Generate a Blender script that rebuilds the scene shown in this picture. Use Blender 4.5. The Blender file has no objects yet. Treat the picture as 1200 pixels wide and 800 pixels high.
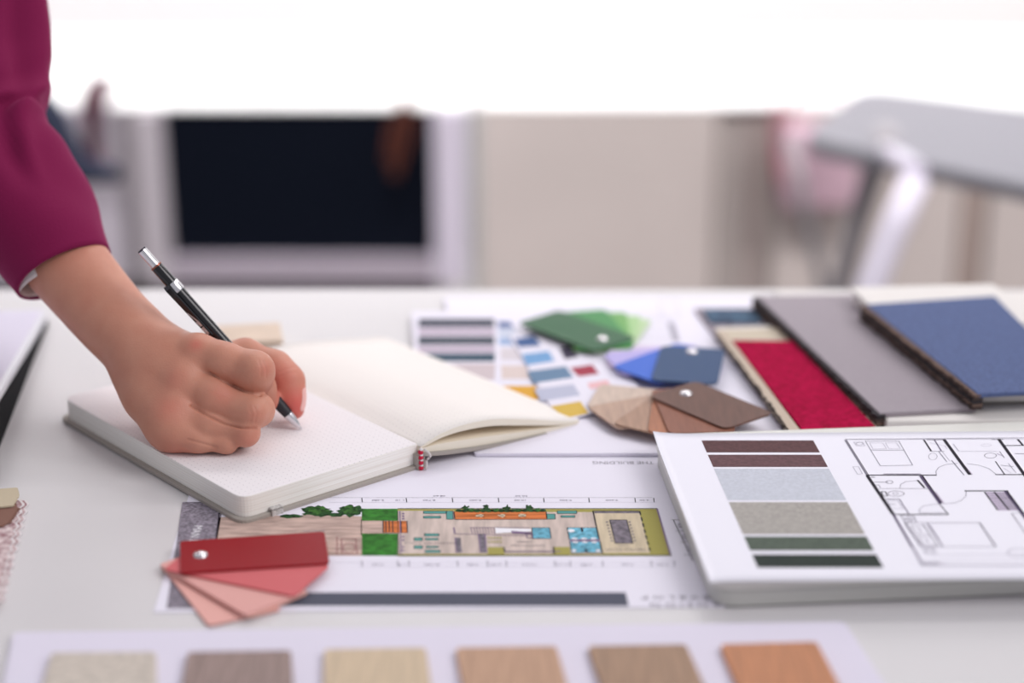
import bpy, bmesh, math, random
import numpy as np
from mathutils import Vector, Matrix
random.seed(7)
PI = math.pi
S = bpy.context.scene
COL = S.collection
T = 0.74                      # table top height
# ------------------------------------------------------------------ camera
FPX = 2400.0
TH = math.atan(1035 / FPX)
sn, cs = math.sin(TH), math.cos(TH)
CAM = Vector((0, 0, T + 0.5))
cam_d = bpy.data.cameras.new('camera'); cam = bpy.data.objects.new('camera', cam_d); COL.objects.link(cam)
cam.location = CAM; cam.rotation_euler = (PI / 2 - TH, 0, 0)
cam_d.sensor_width = 36; cam_d.lens = FPX / 1200 * 36; cam_d.shift_y = 135 / 1200
cam_d.clip_start = 0.05; cam_d.clip_end = 50
cam_d.dof.use_dof = True; cam_d.dof.focus_distance = 1.212; cam_d.dof.aperture_fstop = 2.2
S.camera = cam

def ray(u, v):
    a = (u - 600) / FPX; b = (535 - v) / FPX
    return Vector((a, cs + b * sn, -sn + b * cs))
def az(u, v, z=0.0):           # point at height z above the table top
    r = ray(u, v); t = (z - 0.5) / r.z
    return CAM + r * t
def ay(u, v, y):               # point at distance y from the viewer
    r = ray(u, v); return CAM + r * (y / r.y)
def ad(u, v, d):               # point at depth d
    return CAM + ray(u, v) * d

# ------------------------------------------------------------------ materials
def lin(c):
    out = []
    for x in c[:3]:
        x = x / 255.0
        out.append(x / 12.92 if x <= .04045 else ((x + .055) / 1.055) ** 2.4)
    return (*out, 1)
MATS = {}
def mat(name, col, rough=.6, metal=0, noise=0, scale=60, stretch=(1, 1, 1), bump=0, bscale=400, spec=.35, sss=0, col2=None, coat=0):
    if name in MATS: return MATS[name]
    if 'ink' in name or 'paper' in name: spec = .1
    m = bpy.data.materials.new(name); m.use_nodes = True
    nt = m.node_tree; b = nt.nodes['Principled BSDF']
    b.inputs['Base Color'].default_value = lin(col); b.inputs['Roughness'].default_value = rough
    b.inputs['Metallic'].default_value = metal; b.inputs['Specular IOR Level'].default_value = spec
    b.inputs['Coat Weight'].default_value = coat
    if noise or bump:
        tc = nt.nodes.new('ShaderNodeTexCoord'); mp = nt.nodes.new('ShaderNodeMapping')
        mp.inputs['Scale'].default_value = stretch
        nt.links.new(tc.outputs['Object'], mp.inputs['Vector'])
    if noise:
        n = nt.nodes.new('ShaderNodeTexNoise'); n.inputs['Scale'].default_value = scale; n.inputs['Detail'].default_value = 5
        nt.links.new(mp.outputs[0], n.inputs['Vector'])
        r = nt.nodes.new('ShaderNodeValToRGB')
        c2 = col2 or tuple(x * (1 - noise) for x in col); c1 = col if col2 else tuple(min(255, x * (1 + noise * .5)) for x in col)
        r.color_ramp.elements[0].color = lin(c2); r.color_ramp.elements[1].color = lin(c1)
        r.color_ramp.elements[0].position = .33; r.color_ramp.elements[1].position = .67
        nt.links.new(n.outputs['Fac'], r.inputs['Fac']); nt.links.new(r.outputs['Color'], b.inputs['Base Color'])
    if bump:
        n2 = nt.nodes.new('ShaderNodeTexNoise'); n2.inputs['Scale'].default_value = bscale; n2.inputs['Detail'].default_value = 4
        nt.links.new(mp.outputs[0], n2.inputs['Vector'])
        bp = nt.nodes.new('ShaderNodeBump'); bp.inputs['Strength'].default_value = bump; bp.inputs['Distance'].default_value = .0008
        nt.links.new(n2.outputs['Fac'], bp.inputs['Height']); nt.links.new(bp.outputs[0], b.inputs['Normal'])
    MATS[name] = m; return m

# ------------------------------------------------------------------ objects
def tag(o, label=None, cat=None, group=None, kind=None):
    if label: o['label'] = label
    if cat: o['category'] = cat
    if group: o['group'] = group
    if kind: o['kind'] = kind
    return o
def empty(name, loc, label=None, cat=None, group=None, kind=None):
    o = bpy.data.objects.new(name, None); COL.objects.link(o); o.location = loc; o.empty_display_size = .02
    bpy.context.view_layer.update()
    return tag(o, label, cat, group, kind)
def obj(name, bm, mats, parent=None, smooth=False, origin=None):
    """bm holds world coordinates; the object's origin goes to its lowest centre"""
    me = bpy.data.meshes.new(name)
    vs = [v.co for v in bm.verts]
    if origin is None:
        n = len(vs); lo = min(v.z for v in vs)
        origin = Vector((sum(v.x for v in vs) / n, sum(v.y for v in vs) / n, lo))
    bmesh.ops.translate(bm, verts=bm.verts, vec=-origin)
    bm.normal_update(); bm.to_mesh(me); bm.free()
    if not isinstance(mats, (list, tuple)): mats = [mats]
    for m in mats: me.materials.append(m)
    if smooth:
        for p in me.polygons: p.use_smooth = True
    o = bpy.data.objects.new(name, me); COL.objects.link(o)
    if parent:
        o.parent = parent
        w = parent_world(parent); o.location = origin - w
    else: o.location = origin
    return o
def parent_world(p):
    w = Vector(p.location)
    while p.parent: p = p.parent; w += Vector(p.location)
    return w
def bm_box(bm, x0, x1, y0, y1, z0, z1, mi=0, bev=0):
    b = bmesh.new(); bmesh.ops.create_cube(b, size=1)
    for v in b.verts: v.co = Vector((x0 + (v.co.x + .5) * (x1 - x0), y0 + (v.co.y + .5) * (y1 - y0), z0 + (v.co.z + .5) * (z1 - z0)))
    if bev: bmesh.ops.bevel(b, geom=b.edges, offset=bev, segments=2, affect='EDGES', profile=.5)
    merge(bm, b, mi)
def merge(bm, b, mi=None):
    mp = {}
    for v in b.verts: mp[v] = bm.verts.new(v.co)
    for f in b.faces:
        try:
            g = bm.faces.new([mp[v] for v in f.verts]); g.material_index = f.material_index if mi is None else mi; g.smooth = f.smooth
        except ValueError: pass
    b.free()
def box(name, x0, x1, y0, y1, z0, z1, m, parent=None, bev=.002):
    bm = bmesh.new(); bm_box(bm, x0, x1, y0, y1, z0, z1, 0, bev); return obj(name, bm, m, parent)
def round_poly(pts, r, seg=4):
    """2-D polygon with rounded corners"""
    out = []; n = len(pts)
    for i in range(n):
        p = Vector(pts[i][:2]); a = Vector(pts[i - 1][:2]); c = Vector(pts[(i + 1) % n][:2])
        rr = r[i] if isinstance(r, (list, tuple)) else r
        if rr <= 0: out.append(p); continue
        da = (a - p); dc = (c - p); rr = min(rr, da.length * .49, dc.length * .49)
        p0 = p + da.normalized() * rr; p2 = p + dc.normalized() * rr
        for k in range(seg + 1):
            t = k / seg; out.append(p0 * (1 - t) ** 2 + p * 2 * t * (1 - t) + p2 * t * t)
    return out
def bm_prism(bm, pts, z0, z1, mi=0, bev=0):
    b = bmesh.new()
    z0f = z0 if callable(z0) else (lambda p: z0); z1f = z1 if callable(z1) else (lambda p: z1)
    lo = [b.verts.new((p[0], p[1], z0f(p))) for p in pts]; hi = [b.verts.new((p[0], p[1], z1f(p))) for p in pts]
    n = len(pts)
    ft = b.faces.new(hi); b.faces.new(lo[::-1])
    for i in range(n): b.faces.new([lo[i], lo[(i + 1) % n], hi[(i + 1) % n], hi[i]])
    bmesh.ops.recalc_face_normals(b, faces=b.faces)
    if bev:
        es = [e for e in b.edges if ft in e.link_faces]
        bmesh.ops.bevel(b, geom=es, offset=bev, segments=2, affect='EDGES', profile=.5)
    merge(bm, b, mi)
def prism(name, pts, z0, z1, m, parent=None, bev=0):
    bm = bmesh.new(); bm_prism(bm, pts, z0, z1, 0, bev); return obj(name, bm, m, parent)
def frame(d):
    d = d.normalized(); up = Vector((0, 0, 1)) if abs(d.z) < .9 else Vector((1, 0, 0))
    a = d.cross(up).normalized(); return a, a.cross(d).normalized()
def bm_tube(bm, pts, rad, seg=16, mi=0, caps=True, flat=1.0):
    b = bmesh.new(); rings = []
    for i, p in enumerate(pts):
        d = (pts[min(i + 1, len(pts) - 1)] - pts[max(i - 1, 0)])
        a, c = frame(d); r = rad[i] if isinstance(rad, (list, tuple)) else rad
        rings.append([b.verts.new(p + a * math.cos(2 * PI * k / seg) * r + c * math.sin(2 * PI * k / seg) * r * flat) for k in range(seg)])
    for i in range(len(rings) - 1):
        for k in range(seg):
            f = b.faces.new([rings[i][k], rings[i][(k + 1) % seg], rings[i + 1][(k + 1) % seg], rings[i + 1][k]]); f.smooth = True
    if caps: b.faces.new(rings[0][::-1]); b.faces.new(rings[-1])
    bmesh.ops.recalc_face_normals(b, faces=b.faces)
    merge(bm, b, mi)
def tube(name, pts, rad, m, parent=None, seg=16, flat=1.0):
    bm = bmesh.new(); bm_tube(bm, pts, rad, seg, 0, True, flat); return obj(name, bm, m, parent)
def spline(pts, n):
    """Catmull-Rom through tuples"""
    P = [np.array(p, float) for p in pts]; P = [2 * P[0] - P[1]] + P + [2 * P[-1] - P[-2]]; out = []
    for i in range(1, len(P) - 2):
        for k in range(n):
            t = k / n
            out.append(.5 * ((2 * P[i]) + (P[i + 1] - P[i - 1]) * t + (2 * P[i - 1] - 5 * P[i] + 4 * P[i + 1] - P[i + 2]) * t * t + (3 * P[i] - P[i - 1] - 3 * P[i + 1] + P[i + 2]) * t ** 3))
    out.append(P[-2]); return out

# ------------------------------------------------------------------ printed sheets
class Sheet:
    """a sheet of paper lying at height z; ink is flat printing on its face"""
    def __init__(s, z):
        s.z = z; s.bm = bmesh.new(); s.mats = []; s.k = 0
    def mi(s, m):
        if m not in s.mats: s.mats.append(m)
        return s.mats.index(m)
    def paper(s, pts, th, m, r=0, bev=0):
        q = round_poly(pts, r) if r else [Vector(p[:2]) for p in pts]
        bm_prism(s.bm, q, T + s.z - th, T + s.z, s.mi(m), bev)
    def poly(s, px, m, lay=1):
        vs = []
        for p in px:
            w = az(p[0], p[1], s.z); vs.append(s.bm.verts.new((w.x, w.y, T + s.z + .00005 * lay)))
        f = s.bm.faces.new(vs); f.material_index = s.mi(m)
        f.normal_update()
        if f.normal.z < 0: f.normal_flip()
    def wpoly(s, pts, m, lay=1):
        f = s.bm.faces.new([s.bm.verts.new((p[0], p[1], T + s.z + .00005 * lay)) for p in pts]); f.material_index = s.mi(m)
        f.normal_update()
        if f.normal.z < 0: f.normal_flip()
    def line(s, p, q, w, m, lay=2):      # w in metres
        a = az(p[0], p[1], s.z); b = az(q[0], q[1], s.z); d = Vector((b.x - a.x, b.y - a.y)); 
        if d.length < 1e-6: return
        n = Vector((-d.y, d.x)).normalized() * w / 2
        s.wpoly([(a.x + n.x, a.y + n.y), (a.x - n.x, a.y - n.y), (b.x - n.x, b.y - n.y), (b.x + n.x, b.y + n.y)], m, lay)
    def pl(s, pts, w, m, lay=2, closed=False):
        for i in range(len(pts) - (0 if closed else 1)): s.line(pts[i], pts[(i + 1) % len(pts)], w, m, lay)
    def ell(s, c, rx, ry, w, m, lay=2, a0=0, a1=360, fill=None):
        n = 18; pts = [(c[0] + rx * math.cos(math.radians(a0 + (a1 - a0) * k / n)), c[1] + ry * math.sin(math.radians(a0 + (a1 - a0) * k / n))) for k in range(n + 1)]
        if fill: s.poly(pts[:-1], fill, lay)
        else: s.pl(pts, w, m, lay)
    def text(s, txt, c, size, xd, m, lay=2, sx=1, space=1):
        """c: pixel of the centre, xd: world reading direction"""
        cu = bpy.data.curves.new('t', 'FONT'); cu.body = txt; cu.size = 1; cu.align_x = 'CENTER'; cu.align_y = 'CENTER'; cu.resolution_u = 2; cu.space_character = space
        o = bpy.data.objects.new('t', cu); COL.objects.link(o); dg = bpy.context.evaluated_depsgraph_get(); dg.update()
        me = bpy.data.meshes.new_from_object(o.evaluated_get(dg))
        w = az(c[0], c[1], s.z); xd = Vector(xd).normalized(); yd = Vector((-xd.y, xd.x))
        vs = [s.bm.verts.new((w.x + xd.x * v.co.x * size * sx + yd.x * v.co.y * size, w.y + xd.y * v.co.x * size * sx + yd.y * v.co.y * size, T + s.z + .00005 * lay)) for v in me.vertices]
        for p in me.polygons:
            try: f = s.bm.faces.new([vs[i] for i in p.vertices]); f.material_index = s.mi(m)
            except ValueError: pass
        bpy.data.objects.remove(o); bpy.data.curves.remove(cu); bpy.data.meshes.remove(me)
    def build(s, name, parent=None): return obj(name, s.bm, s.mats, parent)

paper = mat('white_paper', (232, 228, 240), .75)
ink = mat('black_ink', (38, 32, 44), .6); inkg = mat('grey_ink', (135, 130, 145), .6); inkl = mat('light_grey_ink', (178, 174, 188), .6)

# ================================================================== SETTING
mw = mat('white_wall_paint', (244, 242, 242), .9)
def structure(o): o['kind'] = 'structure'; return o
structure(box('floor', -4, 4, -2, 3.35, -.1, 0, mat('grey_carpet_floor', (150, 142, 138), .95, noise=.15, scale=300), bev=0))
structure(box('wall_back', -4, 4, 3.35, 3.5, 0, 2.8, mw, bev=0))
structure(box('baseboard_back', -4, 4, 3.33, 3.35, 0, .09, mat('white_trim', (225, 222, 222), .5)))

# ---- table
tb = empty('desk', (0, 1.0, 0), 'large white desk covered with papers, samples and the open notebook', 'desk')
bmt = bmesh.new(); bm_prism(bmt, round_poly([(-1.1, .55), (1.1, .55), (1.1, 1.482), (-1.1, 1.482)], .01), T - .028, T, 0, .0015)
obj('desk_top', bmt, mat('white_desk_laminate', (211, 208, 210), .34, noise=.012, scale=6, spec=.45), tb)
mleg = mat('white_metal', (205, 203, 208), .4)
for x in (-1.0, 1.0):
    for y in (.62, 1.42): box('leg', x - .025, x + .025, y - .025, y + .025, 0, T - .028, mleg, tb)
box('apron', -.97, .97, 1.405, 1.435, T - .09, T - .028, mleg, tb)

# ---- low sideboard with dark glass door (left unit) and beige doors (right unit) behind the desk
YB = 2.62
def bx(u, y=YB): return ay(u, 240, y).x
def bz(v, y=YB): return ay(600, v, y).z
mfr = mat('lavender_white_lacquer', (196, 189, 203), .5); mfr2 = mat('grey_white_lacquer', (172, 165, 172), .5)
sb = empty('glass_sideboard', (bx(250), YB + .2, 0), 'low white sideboard with a dark glass door, behind the desk on the left', 'sideboard')
xl, xr = bx(-260), bx(548); zt, zb = bz(121), bz(331)
box('carcass', xl, xr, YB + .02, YB + .42, zb, zt - .006, mat('pale_grey_carcass', (182, 175, 184), .6), sb)
box('top_panel', xl - .005, xr + .005, YB - .005, YB + .43, zt - .006, zt, mat('white_top_lacquer', (250, 250, 250), .5), sb)
box('side_panel', bx(520), bx(548), YB - .012, YB + .02, zb, zt - .007, mfr, sb)
dr = empty('glass_door', (bx(350), YB, zb)); dr.parent = sb; dr.location = Vector((bx(350), YB, zb)) - sb.location
gx0, gx1 = bx(198), bx(509); gz0 = bz(299)
box('glass_pane', gx0 - .01, gx1 + .01, YB - .002, YB + .01, gz0 - .01, zt - .008, mat('dark_blue_black_glass', (12, 16, 26), .6, spec=.04), dr, bev=0)
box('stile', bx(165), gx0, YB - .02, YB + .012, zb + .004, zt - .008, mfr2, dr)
box('stile', gx1, bx(519), YB - .02, YB + .012, zb + .004, zt - .008, mfr, dr)
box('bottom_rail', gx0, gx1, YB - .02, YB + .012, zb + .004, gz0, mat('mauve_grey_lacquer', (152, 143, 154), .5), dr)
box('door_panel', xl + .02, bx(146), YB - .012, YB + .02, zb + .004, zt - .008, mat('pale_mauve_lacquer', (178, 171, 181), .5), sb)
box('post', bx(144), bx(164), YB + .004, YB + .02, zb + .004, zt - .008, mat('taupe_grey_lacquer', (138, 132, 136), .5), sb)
for x in (xl + .1, bx(480)):
    for y in (YB + .08, YB + .36): box('foot', x - .02, x + .02, y - .02, y + .02, 0, zb, mat('dark_metal', (40, 38, 42), .5), sb)
box('gap_shade_block', xl + .12, bx(505), YB + .05, YB + .35, .0, zb, mat('dark_metal', (40, 38, 42), .5), sb)  # dark block standing in for the shaded gap under the unit

sc = empty('beige_sideboard', (bx(900), YB + .2, 0), 'low beige cabinet with plain vertical doors, behind the desk on the right', 'cabinet')
bxl, bxr = bx(563), bx(1500); mbe = mat('beige_laminate', (187, 177, 174), .7, noise=.04, scale=3)
mbe2 = mat('taupe_laminate', (166, 157, 154), .7)
box('carcass', bxl, bxr, YB + .03, YB + .42, 0, zt - .006, mbe2, sc)
box('top_panel', bxl, bxr + .005, YB, YB + .43, zt - .006, zt, mat('white_top_lacquer', (250, 250, 250), .5), sc)
xs = [563, 836, 862, 1148, 1160, 1500]
for a, b_, mm, dy in ((563, 838, mbe, 0), (842, 868, mbe2, .012), (872, 900, mat('warm_taupe_laminate', (160, 148, 145), .7), .012), (908, 1126, mbe, .0), (1132, 1156, mat('pinkish_taupe_laminate', (168, 152, 146), .7), .01), (1160, 1500, mbe, 0)):
    box('door', bx(a), bx(b_), YB + dy, YB + .03, .06, zt - .007, mm, sc)
box('edge_strip', bx(551), bx(562), YB + .003, YB + .03, 0, zt - .008, mat('green_grey_lacquer', (170, 172, 170), .6), sc)

# ---- brown leather tassel hanging in front of the dark door
mta = mat('brown_leather', (92, 44, 28), .7, noise=.3, scale=200, stretch=(1, 1, .1))
YT = YB - .045
ta = empty('leather_tassel', ay(470, 205, YT), 'brown leather tassel hanging in front of the dark glass door', 'tassel')
hang = [(470, 100), (472, 112)]
hk = ay(472, 104, YT)
bmq = bmesh.new(); bm_tube(bmq, [Vector((hk.x, YB + .06, zt + .004)), Vector((hk.x, YB - .01, zt + .006)), Vector((hk.x, YT + .006, zt - .001)), ay(473, 130, YT)], .004, 8)
obj('cord', bmq, mta, ta)
for a in (((474, 116), (462, 140), (456, 160), (453, 190)), ((474, 116), (468, 150), (462, 180), (459, 206)), ((474, 116), (482, 140), (474, 175), (464, 209))):
    yo = random.uniform(-.008, .008); pts = [ay(u, v, YT + yo) for u, v in spline(a, 5)]
    tube('strand', pts, [.0080 * (1 - .4 * k / len(pts)) for k in range(len(pts))], mta, ta, 10, .6)

# ---- navy chair and burgundy scarf behind the sleeve
YC = 2.15
mnv = mat('navy_upholstery', (32, 38, 58), .8)
ch = empty('navy_chair', ay(60, 330, YC), 'navy chair with a curved armrest, partly hidden behind the sleeve', 'chair')
ch.location.z = 0
arm = spline([(-40, 96), (20, 104), (52, 132), (68, 165), (88, 193), (112, 202), (140, 204)], 5)
pa = [ay(u, v, YC) for u, v in arm]
tube('armrest', pa, [.0100 + .011 * math.sin(PI * min(1, k / (len(pa) - 1) * 1.1)) for k in range(len(pa))], mnv, ch, 12)
q0 = ay(-460, 60, YC + .2); q1 = ay(-20, 330, YC + .2)
box('backrest', q0.x, q1.x, YC + .12, YC + .17, q1.z - .05, q0.z + .05, mnv, ch, .02)
box('seat', q0.x - .02, q1.x + .02, YC - .26, YC + .14, q1.z - .09, q1.z - .03, mnv, ch, .015)
for sx in (q0.x + .02, q1.x - .02):
    for sy in (YC - .2, YC + .1): tube('leg', [Vector((sx, sy, q1.z - .08)), Vector((sx, sy, 0))], .012, mat('dark_metal', (40, 38, 42), .5), ch, 10)
mbg = mat('burgundy_cloth', (76, 10, 40), .85, noise=.4, scale=30, col2=(34, 6, 18))
sx_ = ay(116, 150, YB).x
pts = [Vector(p) for p in spline([(sx_ + .001, YB + .05, zt + .0175), (sx_, YB + .004, zt + .0185), (sx_, YB - .034, zt - .002), (sx_ - .001, YB - .036, zt - .05), (sx_ + .002, YB - .036, ay(117, 197, YB - .03).z)], 6)]
o = tube('scarf', pts, .0165, mbg, None, 14, .6); tag(o, 'narrow burgundy scarf hanging over the edge of the low sideboard, behind the navy chair', 'scarf')
# hang loop
# ---- grey side table with white splayed legs, pink cloth
YS = 2.12
st = empty('side_table', ay(1100, 330, YS), 'grey topped side table with splayed legs, out of focus at upper right', 'side table')
st.location.z = 0
mgt = mat('blue_grey_top', (122, 121, 128), .5)
zt2 = ay(1000, 178, YS).z
P = [az(u, v, zt2 - T) for u, v in ((938, 160), (1250, 226), (1400, 150), (1010, 100))]
prism('table_top', round_poly([(p.x, p.y) for p in P], .04), zt2 - .018, zt2, mgt, st, .004)
mlw = mat('pale_lavender_metal', (202, 196, 210), .45)
def leg(pxs, y0, y1, r, m):
    n = len(pxs); p = [ay(u, v, y0 + (y1 - y0) * k / (n - 1)) for k, (u, v) in enumerate(pxs)]
    d = (p[-1] - p[-2]).normalized(); p.append(p[-1] + d * ((p[-1].z) / max(.1, -d.z)))
    return tube('leg', p, r, m, st, 14)
leg([(1074, 208), (1046, 272), (1020, 338)], 1.98, 1.94, [.015, .0155, .015, .012], mlw)
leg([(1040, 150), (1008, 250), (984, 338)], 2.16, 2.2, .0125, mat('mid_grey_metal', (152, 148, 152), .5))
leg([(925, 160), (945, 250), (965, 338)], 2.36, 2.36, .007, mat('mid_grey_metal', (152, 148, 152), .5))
p0 = ay(1074, 200, 1.98); tube('leg_bracket', [p0, Vector((p0.x, 2.16, zt2 - .01))], .011, mlw, st, 10)
mpk = mat('pink_cloth', (190, 160, 174), .9, noise=.12, scale=20)
pc = empty('pink_bag', ay(955, 250, 2.573), 'blurred pink cloth bag hanging beside the grey side table', 'bag')
bmq = bmesh.new(); A = [ay(u, v, 2.573) for u, v in ((908, 150), (1014, 150), (1004, 246), (915, 250))]
b = bmesh.new()
f0 = [b.verts.new(p) for p in A]; f1 = [b.verts.new(p + Vector((0, .047, 0))) for p in A]
b.faces.new(f0); b.faces.new(f1[::-1])
for i in range(4): b.faces.new([f0[i], f0[(i + 1) % 4], f1[(i + 1) % 4], f1[i]])
bmesh.ops.recalc_face_normals(b, faces=b.faces)
bmesh.ops.bevel(b, geom=b.edges, offset=.012, segments=3, affect='EDGES', profile=.5)
merge(bmq, b, 0); obj('bag_body', bmq, mpk, pc, True)
pts = [ay(u, v, 2.57) for u, v in spline([(911, 120), (909, 150), (910, 185), (915, 215)], 4)]
tube('red_strap', pts, .009, mat('dull_red_cloth', (156, 96, 104), .9), pc, 10, .5)
pts = [ay(u, v, 2.57) for u, v in spline([(918, 150), (935, 112), (985, 112), (1005, 150)], 4)]
tube('handle', pts, .006, mat('rose_cloth', (176, 110, 122), .9), pc, 10, .5)
for o_ in (pc,): pass

# ================================================================== PAPERS ON THE DESK
# ---- colour site plan sheet (A4, upside down to the viewer)
ps = Sheet(.0006)
a_ = az(180, 718, 0); b_ = az(214, 586, 0)
vd = Vector((b_.x - a_.x, b_.y - a_.y)).normalized(); hd = Vector((vd.y, -vd.x))
vd = Vector((0.0, 1.0)); vd = Vector((-.020, 1)).normalized(); hd = Vector((vd.y, -vd.x))
bl = Vector((a_.x, a_.y)); W_, H_ = .300, .214
ps.paper([bl, bl + hd * W_, bl + hd * W_ + vd * H_, bl + vd * H_], .0005, paper)
def Z3(x, y): return (440 + x / 6.667, 590 + y / 6.667)
def Z4(x, y): return (610 + x / 6.316, 590 + y / 6.316)
def Z6(x, y): return (200 + x / 4.0, 570 + y / 4.0)
olive = mat('ink_olive', (164, 156, 88), .7); wood = mat('ink_wood_floor', (205, 188, 180), .7, noise=.1, scale=70, stretch=(3, .4, 1))
ground = mat('ink_brown_ground', (194, 168, 158), .7, noise=.16, scale=90, stretch=(.6, 3, 1))
teal = mat('ink_teal', (88, 152, 146), .7); orange = mat('ink_orange_deck', (206, 118, 66), .7, noise=.2, scale=90, stretch=(.3, 4, 1))
grass = mat('ink_grass', (56, 122, 46), .7, noise=.25, scale=200); dgrass = mat('ink_dark_foliage', (40, 74, 40), .7, noise=.6, scale=500)
blue = mat('ink_pool_blue', (112, 178, 202), .7, noise=.25, scale=300); room = mat('ink_pale_room', (208, 192, 166), .7, noise=.08, scale=80, stretch=(3, .4, 1))
slate = mat('ink_slate_grey', (124, 116, 126), .7, noise=.2, scale=300); bar = mat('ink_blue_grey_bar', (88, 90, 104), .7)
strip = mat('ink_grey_strip', (138, 130, 142), .7, noise=.25, scale=500); white_i = mat('ink_white', (238, 236, 242), .7)
mauve = mat('ink_mauve_wall', (132, 112, 140), .7)
ps.poly([(214, 588), (262, 588), (241, 713), (195, 713)], strip, 1)
ps.line((257, 600), (243, 713), .0006, ink, 3)
ps.text('MAN BO', (228, 628), .0072, (0, -1, 0), white_i, 3, 1.0)
ps.poly([(256, 606), (300, 604), (352, 604), (370, 600), (390, 603), (424, 605), (424, 651), (250, 651)], ground, 1)
ps.poly([(423, 608), (450, 608), (450, 627), (423, 627)], ground, 1)
ps.poly([(424, 596), (466, 596), (466, 610), (424, 610)], grass, 2)
ps.poly([(424, 625), (466, 625), (466, 651), (424, 651)], grass, 2)
def blob(cx, cy, rx, ry, m, lay=3, n=16, jag=.35):
    ps.poly([(cx + rx * (1 - random.random() * jag) * math.cos(2 * PI * k / n), cy + ry * (1 - random.random() * jag) * math.sin(2 * PI * k / n)) for k in range(n)], m, lay)
mixg = mat('ink_mixed_foliage', (70, 120, 52), .7, noise=.6, scale=420, col2=(20, 40, 24))
blob(371, 599, 21, 8, dgrass, 3, 26, .45); blob(411, 598.5, 18, 8.5, dgrass, 3, 26, .45); blob(343, 605, 16, 3, dgrass, 3, 20, .5); blob(392, 603, 12, 3.5, dgrass, 3, 16, .5)
blob(372, 598, 17, 6, mixg, 4, 22, .5); blob(410, 598, 14, 6.5, mixg, 4, 22, .5)
red_i = mat('ink_dull_red', (142, 84, 92), .7)
ps.ell((409, 642), 7, 6, .0004, red_i, 3); ps.pl([(400, 631), (417, 631), (418.5, 649), (400.5, 649)], .0005, red_i, 3, True); ps.line((395, 629), (395, 650), .0005, red_i, 3)
ps.text('GARDEN', (368, 622), .0032, (-1, 0, 0), slate, 3)
ps.poly([(466, 596), (770, 596), (786.5, 651), (466, 651.5)], olive, 1)
ps.poly([(466, 598.5), (532, 598.5), (532, 600), (695, 600), (706, 649), (466, 649)], wood, 2)
ps.poly([(476, 600), (532, 600), (533, 649), (476, 649)], wood, 3)
ps.poly([Z4(540, 66), Z4(880, 66), Z4(960, 368), Z4(606, 370)], room, 3)
ps.poly([Z4(545, 58), Z4(875, 58), Z4(880, 72), Z4(548, 72)], slate, 4)
ps.pl([Z4(536, 55), Z4(606, 372)], .0008, ink, 5); ps.pl([Z4(540, 55), Z4(880, 55)], .0005, ink, 5)
for k in range(7):
    t0 = k / 7; t1 = t0 + .09; f = lambda t: Z4(882 + 80 * t, 58 + 312 * t); ps.line(f(t0), f(t1), .0009, ink, 5)
ps.pl([(466, 596), (770, 596), (786.5, 651), (466, 651.5)], .0006, ink, 6)
ps.pl([Z4(1010, 40), Z4(1110, 382)], .001, mauve, 7)
ps.poly([Z4(660, 122), Z4(785, 122), Z4(832, 296), Z4(702, 296)], slate, 4); ps.pl([Z4(660, 122), Z4(785, 122), Z4(832, 296), Z4(702, 296)], .0006, ink, 5, True)
for k in range(7):
    for x0, x1 in ((640, 676), (806, 846)):
        x = x0 + (x1 - x0) * k / 6; y = 138 + 23 * k; ps.poly([Z4(x - 8, y - 5), Z4(x + 8, y - 5), Z4(x + 8, y + 5), Z4(x - 8, y + 5)], slate, 5)
ps.text('MEETING ROOM', Z4(780, 340), .003, (-1, 0, 0), slate, 5); ps.text('TABLE', Z4(765, 312), .0022, (-1, 0, 0), slate, 5)
# pools
for q in ([(345, 180), (560, 180), (585, 270), (362, 270)], [(366, 282), (588, 282), (604, 362), (376, 365)], [(85, 180), (215, 180), (226, 260), (92, 260)]):
    ps.poly([Z4(*p) for p in q], blue, 4); ps.pl([Z4(*p) for p in q], .0005, ink, 5, True)
ps.poly([Z4(360, 266), Z4(588, 266), Z4(590, 284), Z4(364, 284)], mauve, 6)
for x in (400, 470, 540): ps.ell(Z4(x, 262), 3.5, .9, 0, ink, 7, fill=white_i); ps.ell(Z4(x + 5, 288), 3.5, .9, 0, ink, 7, fill=white_i)
ps.ell(Z4(375, 203), 4, 1.8, 0, ink, 6, fill=white_i); ps.ell(Z4(395, 350), 3, 1.4, 0, ink, 6, fill=white_i); ps.ell(Z4(575, 350), 3, 1.2, 0, ink, 6, fill=white_i)
ps.line(Z4(452, 180), Z4(458, 212), .0012, ink, 6); ps.line(Z4(480, 335), Z4(492, 362), .0012, ink, 6)
# benches
for q in ([(375, 60), (555, 60), (555, 80), (375, 80)], [(375, 100), (510, 100), (510, 116), (375, 116)], [(552, 60), (604, 60), (608, 125), (556, 125)], [(383, 236), (496, 236), (496, 256), (383, 256)], [(390, 272), (490, 272), (490, 287), (390, 287)], [(302, 268), (366, 268), (366, 292), (302, 292)], [(302, 330), (368, 330), (368, 354), (302, 354)], [(396, 334), (492, 334), (492, 347), (396, 347)], [(388, 365), (506, 365), (506, 384), (388, 384)]):
    p = [Z3(*a) for a in q]; ps.poly(p, teal, 4); ps.pl(p, .0004, ink, 5, True)
for q in ([(272, 55), (416, 55), (416, 76), (272, 76)], [(300, 90), (402, 90), (402, 104), (300, 104)], [(192, 78), (255, 78), (258, 116), (194, 116)]):
    p = [Z4(*a) for a in q]; ps.poly(p, teal, 4); ps.pl(p, .0004, ink, 5, True)
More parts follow.
